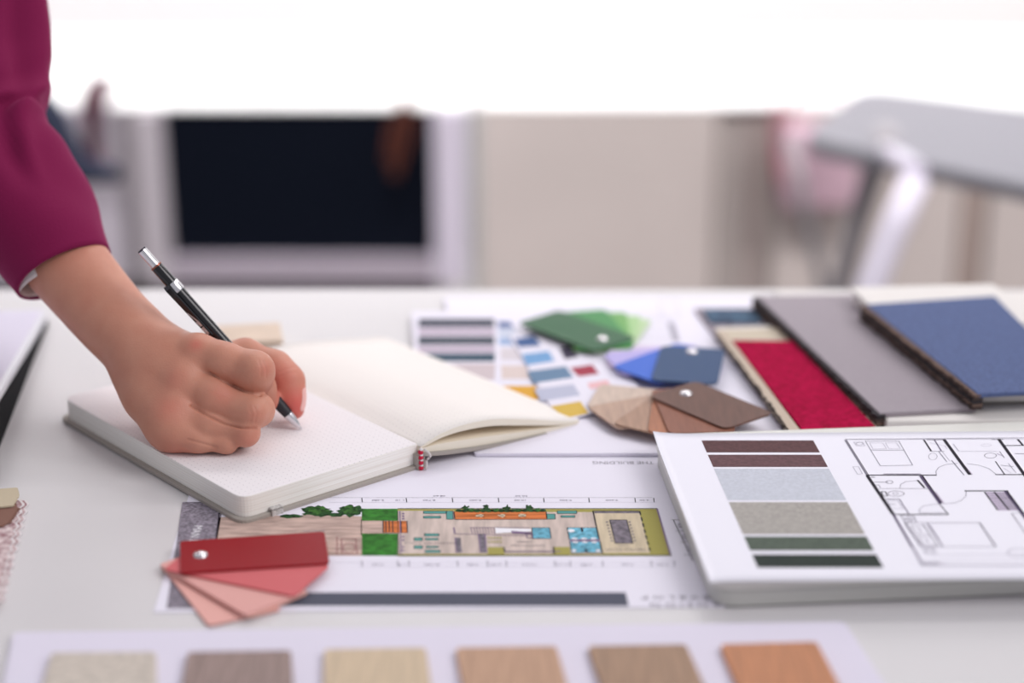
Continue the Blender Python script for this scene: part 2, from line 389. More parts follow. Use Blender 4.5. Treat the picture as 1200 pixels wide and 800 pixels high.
# deck and planting
ps.poly([(532, 599.5), (640, 599.5), (641, 608.5), (533, 608.5)], orange, 4); ps.pl([(532, 599.5), (533, 608.8), (641, 608.5), (640, 599.5)], .0006, ink, 5)
for x in range(538, 640, 7): blob(x, 598.6, 5.5, 2.2, dgrass, 6, 10)
for x in (546, 570, 594, 619): blob(x, 595.6, 6.5, 5, dgrass, 7, 13, .75)
for x in (552, 582, 606, 630): blob(x, 598, 4.5, 3, mixg, 8, 11, .6)
for x in (563, 588, 612):
    blob(x, 604.5, 6, 2.6, room, 6, 9, .6); ps.line((x - 5, 602.5), (x + 5, 607), .0003, ink, 7); ps.line((x + 5, 602.5), (x - 5, 607), .0003, ink, 7)
ps.poly([(448.5, 610.5), (476, 610.5), (477, 624.5), (448.5, 624.5)], orange, 4)
for x in (449, 452, 456, 460, 470, 477): ps.line((x, 610.5), (x + .4, 624.5), .0006, ink, 5)
ps.line((466, 599), (467, 650), .0004, ink, 5); ps.line((468.5, 599), (470, 650), .0007, mauve, 5)
for y in (602, 605, 608, 629, 633, 641, 645): ps.ell((472.5, y), 1.6, 1.0, 0, ink, 5, fill=mauve)
# walls inside
ps.line(Z3(612, 188), Z3(620, 238), .0009, mauve, 5); ps.line(Z3(620, 237), Z4(60, 240), .0006, mauve, 5)
ps.poly([Z3(620, 268), Z3(665, 268), Z3(676, 384), Z3(630, 384)], slate, 5); ps.poly([Z3(805, 238), Z3(856, 238), Z3(868, 384), Z3(820, 384)], slate, 5)
ps.pl([Z3(805, 238), Z3(820, 384)], .0007, mauve, 6); ps.pl([Z3(856, 238), Z3(868, 384)], .0007, mauve, 6); ps.pl([Z3(622, 268), Z3(634, 384)], .0007, mauve, 6)
for k in range(9): ps.line(Z3(745 + 22 * k, 188), Z3(758 + 22 * k, 236), .0004, mauve, 6)
ps.line(Z3(735, 188), Z3(1200, 190), .0005, mauve, 6)
ps.poly([Z3(935, 192), Z4(78, 190), Z4(80, 208), Z3(940, 235)], white_i, 6); ps.poly([Z3(1060, 215), Z4(80, 215), Z4(82, 232), Z3(1066, 236)], mauve, 7)
ps.pl([Z4(40, 222), Z4(82, 222), Z4(88, 256), Z4(48, 256)], .0006, mauve, 7, True)
ps.poly([Z3(876, 342), Z3(1000, 342), Z3(1010, 400), Z3(880, 400)], olive, 5)
ps.poly([Z4(250, 322), Z4(362, 322), Z4(372, 385), Z4(252, 385)], olive, 5); ps.line(Z4(245, 322), Z4(250, 375), .0008, ink, 6)
for k in range(26): ps.line(Z3(1010 + 17 * k, 372), Z3(1019 + 17 * k, 380), .0008, mauve, 6)
ps.line(Z3(1005, 378), Z4(248, 356), .0006, mauve, 6); ps.line(Z3(1003, 342), Z3(1010, 380), .0008, ink, 6)
for k in range(5):
    ps.ell(Z3(885 + 23 * k, 268), 1.3, .8, 0, ink, 6, fill=olive); ps.ell(Z3(888 + 23 * k, 302), 1.3, .8, 0, ink, 6, fill=olive)
ps.pl([Z3(875, 285), Z3(1000, 285)], .0003, olive, 6)
ps.text('BANQUET HALL', Z3(430, 310), .0026, (-1, 0, 0), slate, 5, 1.6); ps.text('LOBBY', Z3(1160, 300), .0028, (-1, 0, 0), slate, 5); ps.text('RECEPTION AREA', Z3(1190, 328), .0024, (-1, 0, 0), slate, 5)
# dimension lines
for y, x0, x1, mm in ((583, 385, 764, ink), (588.5, 385, 770, inkl), (659, 385, 790, inkl), (664, 420, 792, inkl)): ps.line((x0, y), (x1, y), .0002, mm, 2)
for x in (424, 476, 530, 584, 637, 690, 744, 766): ps.line((x, 583.5), (x + .6, 588.5), .0005, ink, 3)
for x in (424, 466, 479, 536, 571, 593, 650, 668, 706, 763, 790): ps.line((x, 657), (x + .6, 664), .0005, inkg, 3)
for x, t in ((443, '2.480'), (469, '1.10'), (503, '8.740'), (557, '9.200'), (610, '10.00'), (663, '9.200'), (717, '9.600'), (755, '4.20')): ps.text(t, (x, 586), .0028, (-1, 0, 0), inkg, 3, 1.2)
for x, t in ((515, '48.60'), (611, '50.20')): ps.text(t, (x, 581), .0028, (-1, 0, 0), inkg, 3, 1.2)
for x, t in ((443, '7.20'), (472, '1.2'), (506, '8.740'), (554, '3.80'), (581, '2.95'), (621, '10.24'), (659, '3.10'), (687, '4.85'), (735, '9.60'), (777, '4.20')): ps.text(t, (x, 661.5), .0030, (-1, 0, 0), inkg, 3, 1.3)
ps.pl([(786, 609), (797, 609)], .0003, inkg, 3); ps.pl([(789, 609), (812, 657)], .0005, ink, 3); ps.pl([(796, 609), (806, 624), (812, 640)], .0009, ink, 3)
for x, y in ((789, 609), (792, 622), (797, 635), (802, 650)): ps.line((x, y), (x + 11, y), .0005, ink, 3)
for x, y in ((797, 616), (802, 629), (807, 643)): ps.text('6.20', (x, y), .0034, (0, -1, 0), ink, 3)
for x, y in ((385, 586), ): pass
ps.poly([(255, 694), (733, 694), (737, 710), (255, 710)], bar, 1)
ps.text('DEVELOP', (800, 700), .0056, (-1, 0, 0), mat('ink_dark_grey', (92, 86, 98), .7), 3, 1.35, 1.55)
ps.text('MANSION', (812, 708.5), .0056, (-1, 0, 0), mat('ink_dark_grey', (92, 86, 98), .7), 3, 1.35, 1.5)
ps.text('THE BUILDING', (730, 542), .0062, (-1, 0, 0), mat('ink_mid_grey', (150, 145, 155), .7), 3, .92)
o = ps.build('site_plan_sheet'); tag(o, 'white sheet printed with a coloured building plan, under the notebook and red cards', 'printed sheet')

# ---- presentation board under the sample fans
ds = Sheet(.0030)
q = [az(u, v, .003) for u, v in ((556, 531), (1004, 530), (1004, 345), (516, 347))]
x0 = q[0].x; y0 = q[0].y
ds.paper([(x0, y0), (x0 + .42, y0 + .002), (x0 + .40, y0 + .296), (x0 - .028, y0 + .296)], .0020, paper, .002)
for r_ in ((772, 352, 792, 372), (700, 372, 785, 398)):
    ds.pl([(r_[0], r_[1]), (r_[2], r_[1]), (r_[2] + 5, r_[3]), (r_[0] + 4, r_[3])], .0004, inkl, 2, True)
for k in range(5): ds.line((745, 368 + 7 * k), (784 + 2 * k, 368 + 7 * k), .0004, inkl, 2)
ds.poly([(782, 378), (790, 378), (797, 400), (789, 400)], inkl, 2)
o = ds.build('presentation_board'); tag(o, 'large white sheet lying under the paint card fans behind the notebook', 'printed sheet')

# ---- palette sheets with colour stripes
def inkc(n, c): return mat('ink_' + n, c, .7)
s1 = Sheet(.0042)
q = [az(u, v, .0042) for u, v in ((482, 365), (640, 365), (660, 480), (490, 480))]
s1.paper([(p.x, p.y) for p in q], .001, paper)
for (y_0, y_1, c, n) in ((373.5, 383, (62, 66, 80), 'charcoal_blue'), (384.5, 393, (188, 174, 190), 'pale_mauve'), (394.5, 403.5, (64, 72, 84), 'slate_navy'), (405, 413, (186, 174, 190), 'pale_mauve'), (414, 423.5, (68, 88, 104), 'petrol'), (426, 445, (206, 192, 196), 'pale_rose')):
    s1.poly([(490.5, y_0), (579 + (y_0 - 373) * .03, y_0), (579.5, y_1), (490, y_1)], inkc(n, c))
for (a, b_, y_0, y_1, c, n) in ((583, 598, 377, 384, (70, 98, 150), 'royal_blue'), (583, 604, 386, 394, (196, 204, 222), 'ice_blue'), (584, 606, 396, 404, (152, 176, 212), 'sky_blue'), (586, 610, 408, 422, (214, 206, 212), 'pale_grey_rose'), (587, 616, 428, 444, (218, 202, 198), 'blush'), (590, 628, 452, 468, (222, 168, 70), 'amber')):
    s1.poly([(a, y_0), (b_, y_0), (b_ + 4, y_1), (a + 1, y_1)], inkc(n, c))
o = s1.build('palette_sheet'); tag(o, 'palette sheet with dark blue grey stripes, left of the green card fan', 'palette sheet', 'colour palette sheets')
s2 = Sheet(.0054)
q = [az(u, v, .0054) for u, v in ((596, 392), (690, 372), (760, 470), (655, 492))]
s2.paper([(p.x, p.y) for p in q], .001, paper)
for p, c, n in (([(602, 397), (626, 393), (634, 405), (608, 407)], (80, 104, 150), 'deep_blue'), ([(611, 415), (643, 411), (650, 423), (617, 428)], (122, 164, 208), 'cornflower'), ([(618, 435), (663, 429), (672, 442), (625, 449)], (112, 138, 166), 'steel_blue'), ([(626, 456), (672, 450), (680, 463), (634, 470)], (188, 190, 210), 'lavender_grey'),
                ([(655, 407), (670, 405), (678, 418), (662, 421)], (72, 66, 84), 'plum_black'), ([(668, 431), (694, 427), (702, 438), (678, 441)], (168, 72, 88), 'brick_rose'), ([(688, 449), (712, 445), (716, 452), (692, 456)], (232, 186, 190), 'salmon_pink'), ([(645, 476), (680, 470), (690, 484), (662, 490)], (214, 180, 90), 'mustard')):
    s2.poly(p, inkc(n, c))
o = s2.build('palette_sheet'); tag(o, 'tilted palette sheet with bright blue, red and mustard blocks, under the wood card fan', 'palette sheet', 'colour palette sheets')

# ================================================================== FANS OF SAMPLE CARDS
mriv = mat('steel_rivet', (225, 222, 225), .18, 1)
def fan(label, rivet, zbase, cards, L, W, off, rr=.004, th=.0012, ends_near=None, step=None, tilt=0):
    """cards bottom to top: (end-centre pixel, colour, material options, length scale)"""
    step = step or th * 1.15
    n = len(cards); ztop = zbase + n * step
    rv = az(rivet[0], rivet[1], ztop)
    root = empty('sample_card_fan', Vector((rv.x, rv.y, T + zbase)), label, 'sample cards')
    for i, cd in enumerate(cards):
        z = zbase + i * step
        e = az(cd[0][0], cd[0][1], z); d = Vector((e.x - rv.x, e.y - rv.y)).normalized(); nn = Vector((-d.y, d.x))
        ls = cd[3] if len(cd) > 3 else 1
        c0 = Vector((rv.x, rv.y)) - d * off
        pts = round_poly([c0 - nn * W / 2, c0 + d * L * ls - nn * W / 2, c0 + d * L * ls + nn * W / 2, c0 + nn * W / 2], rr, 5)
        bm = bmesh.new()
        tl = (lambda p, z=z: T + z) 
        bm_prism(bm, pts, T + z, T + z + th, 0, .0002)
        o = obj('card', bm, cd[2], root); o['label'] = cd[1]
    bm = bmesh.new(); R = .0042; pr = [(0, .0020), (R * .5, .0017), (R * .85, .0009), (R, 0), (R, -(n * step))]
    rings = []
    for (r_, z_) in pr[1:]: rings.append([bm.verts.new((rv.x + r_ * math.cos(2 * PI * k / 20), rv.y + r_ * math.sin(2 * PI * k / 20), T + ztop + z_)) for k in range(20)])
    tp = bm.verts.new((rv.x, rv.y, T + ztop + pr[0][1]))
    for k in range(20): bm.faces.new([tp, rings[0][k], rings[0][(k + 1) % 20]])
    for j in range(len(rings) - 1):
        for k in range(20): bm.faces.new([rings[j][k], rings[j + 1][k], rings[j + 1][(k + 1) % 20], rings[j][(k + 1) % 20]])
    bm.faces.new(rings[-1][::-1]); bmesh.ops.recalc_face_normals(bm, faces=bm.faces)
    obj('rivet', bm, mriv, root, True)
    return root
def cm(n, c, **k): return mat(n, c, k.pop('rough', .5), spec=.12, **k)
fan('fan of four red and pink paint cards at the lower left', (235, 650), .0007, [
    ((279, 715), 'pale pink card', cm('pale_pink_card', (228, 172, 164))),
    ((318, 705), 'peach pink card', cm('peach_pink_card', (230, 178, 166))),
    ((311, 701), 'light pink card', cm('light_pink_card', (222, 166, 160))),
    ((357, 680), 'rose card', cm('rose_card', (206, 104, 108))),
    ((378, 643), 'dark red card', cm('dark_red_card', (144, 16, 28), rough=.4))], .080, .040, .011, .003)
fan('fan of green paint cards, farthest back of the card fans', (706, 397), .0042, [
    ((748, 352), 'pale green card', cm('pale_green_card', (190, 212, 172))),
    ((726, 350), 'light green card', cm('light_green_card', (170, 204, 150))),
    ((700, 352), 'leaf green card', cm('leaf_green_card', (120, 172, 104))),
    ((672, 358), 'grass green card', cm('grass_green_card', (84, 146, 92))),
    ((628, 371), 'dark green card', cm('dark_green_card', (72, 108, 82)))], .078, .040, .013, .004)
fan('fan of lavender and blue paint cards beside the crimson fabric', (811, 412), .0066, [
    ((701, 418), 'pale lilac card', cm('pale_lilac_card', (216, 200, 224))),
    ((703, 430), 'lavender card', cm('lavender_card', (186, 176, 226))),
    ((718, 450), 'bright blue card', cm('bright_blue_card', (74, 112, 208))),
    ((792, 484), 'slate blue card', cm('slate_blue_card', (62, 84, 120)))], .067, .044, .010, .007)
def wm(n, c, d=.07): return mat(n, c, .5, noise=d, scale=30, stretch=(9, 1.2, 1), spec=.25)
fan('fan of wood veneer sample cards in front of the blue cards', (804, 461), .0066, [
    ((688, 464), 'pale grey beige veneer card', wm('pale_veneer', (204, 184, 170)), 1.0),
    ((712, 490), 'beige veneer card', wm('beige_veneer', (186, 156, 138)), 1.0),
    ((744, 511), 'tan veneer card', wm('tan_veneer', (172, 138, 118)), .98),
    ((796, 530), 'copper veneer card', wm('copper_veneer', (172, 114, 86)), .98),
    ((838, 538), 'reddish veneer card', wm('reddish_veneer', (138, 88, 70))),
    ((884, 497), 'dark brown veneer card', wm('dark_brown_veneer', (104, 72, 62), .08), .96)], .074, .042, .013, .006, .0012)

# ================================================================== MATERIAL BOARD AT THE FRONT
mbd = empty('sample_board', az(500, 770, 0), 'white board carrying a row of veneer samples along the front', 'sample board')
q = [az(u, v, .003) for u, v in ((-8, 860), (15, 740), (990, 728), (1075, 860))]
prism('board', round_poly([(p.x, p.y) for p in q], .004), T, T + .003, mat('lavender_white_board', (222, 216, 232), .7), mbd, .0004)
specs = [((60, 764), (183, 763), (42, 830), (184, 830), 'pale grey beige stone look sample, leftmost on the white front board', mat('stone_sample', (202, 191, 180), .6, noise=.1, scale=250)),
         ((220, 763), (341, 761), (208, 830), (346, 830), 'mauve brown wood sample, second from left on the front board', mat('mauve_wood_sample', (150, 128, 122), .55, noise=.14, scale=40, stretch=(14, .6, 1))),
         ((380, 760), (499, 758), (378, 830), (509, 830), 'light cream wood sample on the front board, third from left', mat('cream_wood_sample', (204, 182, 154), .55, noise=.08, scale=40, stretch=(14, .6, 1))),
         ((534, 758), (652, 756), (547, 830), (673, 830), 'pinkish tan wood sample on the front board, fourth from left', mat('pinkish_wood_sample', (192, 156, 132), .55, noise=.08, scale=40, stretch=(14, .6, 1))),
         ((689, 756), (804, 754), (714, 830), (838, 830), 'medium brown wood sample on the front board, beside the orange one', mat('medium_wood_sample', (162, 130, 106), .55, noise=.12, scale=40, stretch=(14, .6, 1))),
         ((844, 754), (957, 751), (876, 830), (999, 830), 'warm orange brown wood sample, rightmost on the front board', mat('orange_wood_sample', (190, 128, 90), .55, noise=.1, scale=40, stretch=(14, .6, 1)))]
for a, b_, c, d, lab, mm in specs:
    p = [az(*x, .0062) for x in (c, d, b_, a)]
    o = prism('wood_sample', round_poly([(x.x, x.y) for x in p], .003), T + .0031, T + .0062, mm, None, .0004); tag(o, lab, 'material sample', 'material samples on the front board')

# ================================================================== PINKED FABRIC SWATCHES, LOWER LEFT
def zig(a, b, n, amp, jit=0):
    a = Vector(a[:2]); b = Vector(b[:2]); d = (b - a); nn = Vector((d.y, -d.x)).normalized(); out = []
    for k in range(n + 1):
        out.append(a + d * (k / n) + nn * ((amp if k % 2 else 0) + random.uniform(-jit, jit)))
    return out
def swatch(name, px, z, th, m, edges, parent=None, n=22, amp=.0022):
    p = [az(u, v, z) for u, v in px]; pts = []
    for i in range(len(p)):
        a, b_ = p[i], p[(i + 1) % len(p)]
        if i in edges: pts += zig(a, b_, n, amp, amp * .15)[:-1]
        else: pts.append(Vector((a.x, a.y)))
    bm = bmesh.new(); bm_prism(bm, pts, T + z - th, T + z, 0); return obj(name, bm, m, parent)
sw = empty('fabric_swatches', az(0, 640, 0), 'small pile of pinked fabric swatches at the left edge of the desk', 'fabric swatches')
mpf = mat('patterned_pink_white_fabric', (226, 210, 210), .9, noise=.3, scale=260, col2=(150, 110, 116))
for i, (dx, m_) in enumerate(((5, mat('white_fabric', (224, 218, 220), .9)), (2, mpf), (-1, mat('white_fabric', (224, 218, 220), .9)), (-4, mpf))):
    swatch('swatch', [(-90, 720), (-4 + dx, 706), (26 + dx, 586), (-60, 580)], .0012 + .0013 * i, .001, m_, (1,), sw, 26)
swatch('swatch', [(-90, 640), (8, 612), (20, 594), (19, 588), (-60, 586)], .0066, .001, mat('brown_fabric', (132, 96, 84), .9, bump=.4), (0, 1), sw, 14)
swatch('swatch', [(-90, 596), (14, 592), (21, 580), (19, 571), (-60, 577)], .0080, .001, mat('beige_fabric', (196, 182, 158), .9, bump=.4), (0, 1, 2), sw, 8, .001)

# ================================================================== TABLET AT THE LEFT
tbp = empty('tablet', az(20, 420, 0), 'tilted tablet with silver rim and black case at the left edge', 'tablet')
F0, F1 = az(57, 362, .009), az(-2, 462, .030)
dirn = Vector((F1.x - F0.x, F1.y - F0.y, 0)).normalized(); out_ = Vector((-dirn.y, dirn.x, 0)); 
if out_.x > 0: out_ = -out_
def tab_layer(name, off, dz, th, grow, m, r):
    b = bmesh.new(); L = .30; Wt = .21
    sl = (F1.z - F0.z) / (Vector((F1.x - F0.x, F1.y - F0.y)).length)
    o2 = Vector((F0.x, F0.y)); pts = round_poly([o2 - out_.xy * grow - dirn.xy * grow, o2 - out_.xy * grow + dirn.xy * L, o2 + out_.xy * Wt + dirn.xy * L, o2 + out_.xy * Wt - dirn.xy * grow], r, 6)
    zz = lambda p: F0.z + sl * ((Vector(p[:2]) - o2).dot(dirn.xy))
    bm_prism(b, pts, lambda p: zz(p) + dz - th, lambda p: zz(p) + dz, 0, .0006); return obj(name, b, m, tbp)
tab_layer('screen', 0, .0002, .003, -.0035, mat('pale_screen', (214, 208, 226), .5), .006)
tab_layer('rim', 0, 0, .005, 0, mat('silver_rim', (215, 215, 222), .3, .6), .008)
b = bmesh.new(); sl = (F1.z - F0.z) / (Vector((F1.x - F0.x, F1.y - F0.y)).length); o2 = Vector((F0.x, F0.y)) + dirn.xy * .004
pts = round_poly([o2, o2 + dirn.xy * .29, o2 + out_.xy * .2 + dirn.xy * .29, o2 + out_.xy * .2], .006)
bm_prism(b, pts, T + .0002, lambda p: max(T + .0016, F0.z + sl * ((Vector(p[:2]) - o2).dot(dirn.xy)) - .0048), 0)
obj('case', b, mat('black_case', (22, 22, 26), .8, spec=.1), tbp)

# ---- pale wood block behind the hand
wb = [az(u, v, .010) for u, v in ((238, 382), (328, 377), (332, 399), (240, 402))]
o = prism('wood_block', round_poly([(p.x, p.y) for p in wb], .002), T + .0001, T + .010, mat('pale_wood_block', (216, 196, 178), .6, noise=.08, scale=40, stretch=(1, 8, 1)), None, .0006)
tag(o, 'pale wooden block lying on the desk behind the writing hand', 'wood block')

# ================================================================== LAPTOP WITH PRINTED SHEET
lp = empty('laptop', az(1000, 640, 0), 'closed silver laptop under the printed floor plan sheet on the right', 'laptop')
msl = mat('silver_aluminium', (198, 198, 194), .38, .25)
L0, L1 = az(846, 714, 0), az(1200, 699, 0)
ld = Vector((L1.x - L0.x, L1.y - L0.y)).normalized(); ln = Vector((-ld.y, ld.x))
Lc = Vector((L0.x, L0.y)) - ld * .0055
def lap(w, d, g): return round_poly([Lc + ld * g + ln * g, Lc + ld * (w - g) + ln * g, Lc + ld * (w - g) + ln * (d - g), Lc + ld * g + ln * (d - g)], .014, 8)
prism('base', lap(.325, .201, .0008), T + .0012, T + .0105, msl, lp, .0016)
prism('hinge_gap', lap(.325, .201, .0028), T + .0102, T + .0112, mat('mid_grey_plastic', (110, 108, 108), .6), lp)  # mid grey inset slab between base and lid
prism('lid', lap(.325, .201, 0), T + .0110, T + .0168, mat('pale_silver_lid', (214, 213, 208), .38, .2), lp, .0018)
for gx in (.03, .295):
    for gy in (.02, .185):
        c0 = Lc + ld * gx + ln * gy; bm = bmesh.new(); bm_prism(bm, [c0 + Vector((.006 * math.cos(a * PI / 6), .006 * math.sin(a * PI / 6))) for a in range(12)], T, T + .0014); obj('rubber_foot', bm, mat('dark_rubber', (60, 60, 62), .8), lp)
# front slot line
a0 = Lc + ld * .004 - ln * .0002; bm = bmesh.new(); a1 = Lc + ld * .034 - ln * .0002
fs = Sheet(.0176)
q = [az(u, v, .0176) for u, v in ((765, 508), (832, 681), (1203, 678))]
tl, bl_, br_ = [Vector((p.x, p.y)) for p in q]; xd = (br_ - bl_).normalized()
print('sheet len', (tl - bl_).length, xd, (tl - bl_).normalized())
up = (tl - bl_); wd = .297
# paper with gently lifted left corners
bm = bmesh.new(); NX, NY = 60, 24
def curl(i, j):
    fx, fy = i / NX, j / NY; z = .0
    z += .0016 * max(0, 1 - fx / .07) ** 2 * max(0, (fy - .85) / .15) ** 1.5
    z += -.0004 * max(0, 1 - fx / .07) ** 2 * max(0, 1 - fy / .2)
    return z
gt = [[None] * (NY + 1) for _ in range(NX + 1)]; gb = [[None] * (NY + 1) for _ in range(NX + 1)]
for i in range(NX + 1):
    for j in range(NY + 1):
        p = bl_ + xd * wd * i / NX + up * j / NY; z = T + .0176 + curl(i, j)
        gt[i][j] = fs.bm.verts.new((p.x, p.y, z)); gb[i][j] = fs.bm.verts.new((p.x, p.y, z - .0003))
ip = fs.mi(mat('bright_white_paper', (238, 236, 246), .6))
for i in range(NX):
    for j in range(NY):
        f = fs.bm.faces.new([gt[i][j], gt[i + 1][j], gt[i + 1][j + 1], gt[i][j + 1]]); f.smooth = True; f.material_index = ip
        f = fs.bm.faces.new([gb[i][j + 1], gb[i + 1][j + 1], gb[i + 1][j], gb[i][j]]); f.smooth = True; f.material_index = ip
for rng, ax in ((range(NX), 0), (range(NY), 1)):
    for k in rng:
        for e in (0, NY if ax == 0 else NX):
            if ax == 0: vs = [gb[k][e], gb[k + 1][e], gt[k + 1][e], gt[k][e]]
            else: vs = [gb[e][k], gb[e][k + 1], gt[e][k + 1], gt[e][k]]
            fs.bm.faces.new(vs).material_index = ip
def Lx(v): return 822 + (v - 516) * (888 - 822) / 149
def Rx(v): return 953 + (v - 516) * (1035.5 - 953) / 149
for v0, v1, c, n, nz in ((516, 530, (98, 70, 72), 'umber', .1), (532.8, 547, (108, 80, 84), 'mauve_umber', .1), (549.2, 586, (200, 203, 214), 'pale_blue_grey', .04), (588.3, 626, (172, 167, 162), 'warm_grey', .08), (628.5, 645, (92, 102, 92), 'sage', .12), (649.5, 665, (54, 62, 58), 'deep_green', .1)):
    fs.poly([(Lx(v0), v0), (Rx(v0), v0), (Rx(v1), v1), (Lx(v1), v1)], mat('ink_' + n, c, .7, noise=nz, scale=500), 2)
def Z5(x, y): return (960 + x / 4.446, 500 + y / 4.444)
def L5(pts, w, m=ink, closed=False, lay=3): fs.pl([Z5(*p) for p in pts], w / 4.446 * .00066, m, lay, closed)
vio = mat('ink_violet_grey', (96, 84, 112), .7); vil = mat('ink_violet_light', (196, 184, 204), .7)
L5([(135, 66), (1300, 56)], 4, inkg); L5([(135, 66), (1300, 64)], 2, inkl)
L5([(135, 70), (250, 254)], 7, inkg); L5([(141, 68), (256, 250)], 2.5, ink); L5([(250, 254), (385, 455)], 14, ink); L5([(385, 455), (485, 627)], 10, vio); L5([(485, 627), (537, 722)], 9, inkl); L5([(492, 625), (545, 718)], 2, inkg)
L5([(246, 252), (612, 252)], 8); L5([(335, 246), (530, 246)], 5, vio)
L5([(240, 75), (415, 75), (487, 200), (318, 203)], 2.5, inkg, True); L5([(270, 122), (442, 122)], 3, inkg); L5([(262, 84), (330, 84), (350, 114), (280, 116)], 2, inkl, True); L5([(345, 84), (402, 84), (422, 114), (362, 114)], 2, inkl, True)
L5([(180, 80), (225, 80), (238, 100), (195, 100)], 2, inkl, True); fs.ell(Z5(210, 88), 4, 1.6, .0003, inkg)
L5([(175, 208), (205, 208), (225, 245), (200, 248)], 2.5, inkl, True)
L5([(545, 68), (583, 126)], 7); L5([(600, 68), (636, 126)], 5, vio); L5([(560, 68), (650, 68)], 3, ink); L5([(575, 128), (652, 128)], 3, inkg); L5([(575, 84), (655, 100), (665, 116)], 2, inkl)
L5([(622, 128), (665, 182)], 3, inkg); L5([(640, 128), (680, 178)], 2, inkl); fs.ell(Z5(592, 155), 5, 4, .00025, inkg)
L5([(650, 66), (785, 250)], 14); L5([(690, 175), (755, 252)], 4, inkg); L5([(752, 198), (798, 248)], 5, vil)
L5([(610, 250), (608, 232), (622, 212), (655, 198), (720, 190)], 2.2, inkg); L5([(770, 192), (830, 200), (885, 218), (922, 248)], 2.2, inkg)
L5([(698, 90), (728, 128)], 4, inkl); L5([(735, 128), (930, 128)], 2, inkl); L5([(895, 66), (960, 66)], 5, inkg)
fs.ell(Z5(870, 96), 6, 1.4, .0002, inkl); fs.ell(Z5(892, 150), 7, 3, .0004, inkg); L5([(940, 128), (965, 162)], 3, inkg); L5([(925, 140), (958, 152)], 5, vil)
L5([(918, 180), (965, 247)], 4); L5([(945, 200), (1012, 208)], 3, inkg); L5([(960, 215), (1000, 240)], 2, inkl); L5([(985, 190), (1025, 240)], 2, inkg)
L5([(935, 64), (1100, 292)], 14); L5([(918, 249), (1070, 249)], 7); L5([(968, 98), (1200, 96)], 6); L5([(1035, 66), (1062, 97)], 9); L5([(1020, 140), (1070, 140), (1080, 165)], 4, inkg)
L5([(530, 256), (632, 400)], 15, vio); L5([(538, 256), (636, 394)], 6); L5([(603, 338), (648, 396)], 7, vil); L5([(310, 322), (582, 322)], 2.5, inkg)
L5([(420, 320), (425, 300), (450, 286), (510, 280)], 2, inkg); L5([(512, 278), (548, 318)], 7, ink); L5([(520, 280), (550, 314)], 3, inkl)
L5([(270, 262), (290, 264)], 4); L5([(285, 288), (360, 288)], 3, vio); fs.ell(Z5(366, 288), 4, 1.8, .0004, inkg); L5([(290, 303), (312, 303), (318, 318)], 2.5, inkg)
L5([(322, 338), (345, 338), (356, 360), (334, 362)], 4, ink, True); fs.ell(Z5(400, 348), 9.5, 3.2, .0005, inkg); fs.ell(Z5(398, 348), 3, 1.3, .0003, inkg)
L5([(345, 377), (418, 377), (466, 452)], 4, vio); L5([(355, 385), (410, 385), (438, 425), (375, 427)], 2, inkl, True); L5([(360, 404), (400, 404)], 3, inkg)
L5([(380, 457), (674, 457)], 7); L5([(625, 400), (672, 456)], 4); L5([(522, 450), (522, 430), (545, 412), (625, 401)], 2.2, inkg); L5([(525, 448), (660, 448)], 3, inkg)
L5([(765, 336), (765, 360), (740, 384), (700, 398), (640, 402)], 2.2, inkg)
L5([(758, 334), (985, 334)], 8); L5([(972, 336), (1160, 590)], 15, vio); L5([(980, 336), (1166, 588)], 6)
fs.poly([Z5(865, 340), Z5(975, 340), Z5(1042, 436), Z5(930, 436)], vil, 2)
L5([(862, 340), (930, 434)], 6); L5([(912, 340), (988, 434)], 7); L5([(885, 372), (1000, 372)], 3, vio)
for k in range(7): L5([(880 + 9 * k, 347 + 13 * k), (985 + 9 * k, 347 + 13 * k)], 2.5, vio)
for k in range(5): L5([(925 + 14 * k, 345), (990 + 10 * k, 430)], 2, inkg)
L5([(1003, 452), (1100, 590)], 4, inkg); L5([(1003, 450), (1045, 448)], 3, inkl)
L5([(450, 500), (835, 500), (920, 625), (540, 625)], 3, inkg, True); L5([(835, 500), (920, 625)], 5, vio); L5([(444, 500), (530, 625)], 4, inkg)
L5([(540, 505), (618, 622)], 3, inkg); L5([(562, 503), (645, 625)], 4, vio); L5([(575, 508), (628, 595)], 3, inkl)
L5([(478, 515), (545, 515), (578, 562), (508, 562)], 2.5, inkg, True); L5([(515, 572), (584, 572), (616, 618), (548, 620)], 2.5, inkg, True)
L5([(510, 525), (530, 540), (525, 552)], 2.5, inkg); L5([(548, 582), (566, 595), (562, 608)], 2.5, inkg)
L5([(425, 460), (490, 462), (508, 494), (446, 497)], 3, inkg, True); fs.ell(Z5(468, 480), 5, 2.4, .0004, inkg); fs.ell(Z5(468, 480), 2, 1, .0004, vio)
L5([(540, 632), (600, 632), (612, 658), (556, 662)], 2.5, inkl, True); fs.ell(Z5(575, 646), 5, 2.2, .0004, inkg)
L5([(590, 668), (1300, 664)], 2.5, inkl); L5([(545, 698), (1300, 700)], 2, inkl); L5([(535, 722), (1300, 724)], 8, inkl); L5([(540, 711), (630, 711)], 8, vio); L5([(640, 712), (655, 712)], 6, vil)
fs.ell(Z5(1035, 655), 12, 5, .0006, inkl)
o = fs.build('floor_plan_sheet'); tag(o, 'white sheet with six colour blocks and a black floor plan, on the laptop', 'printed sheet')

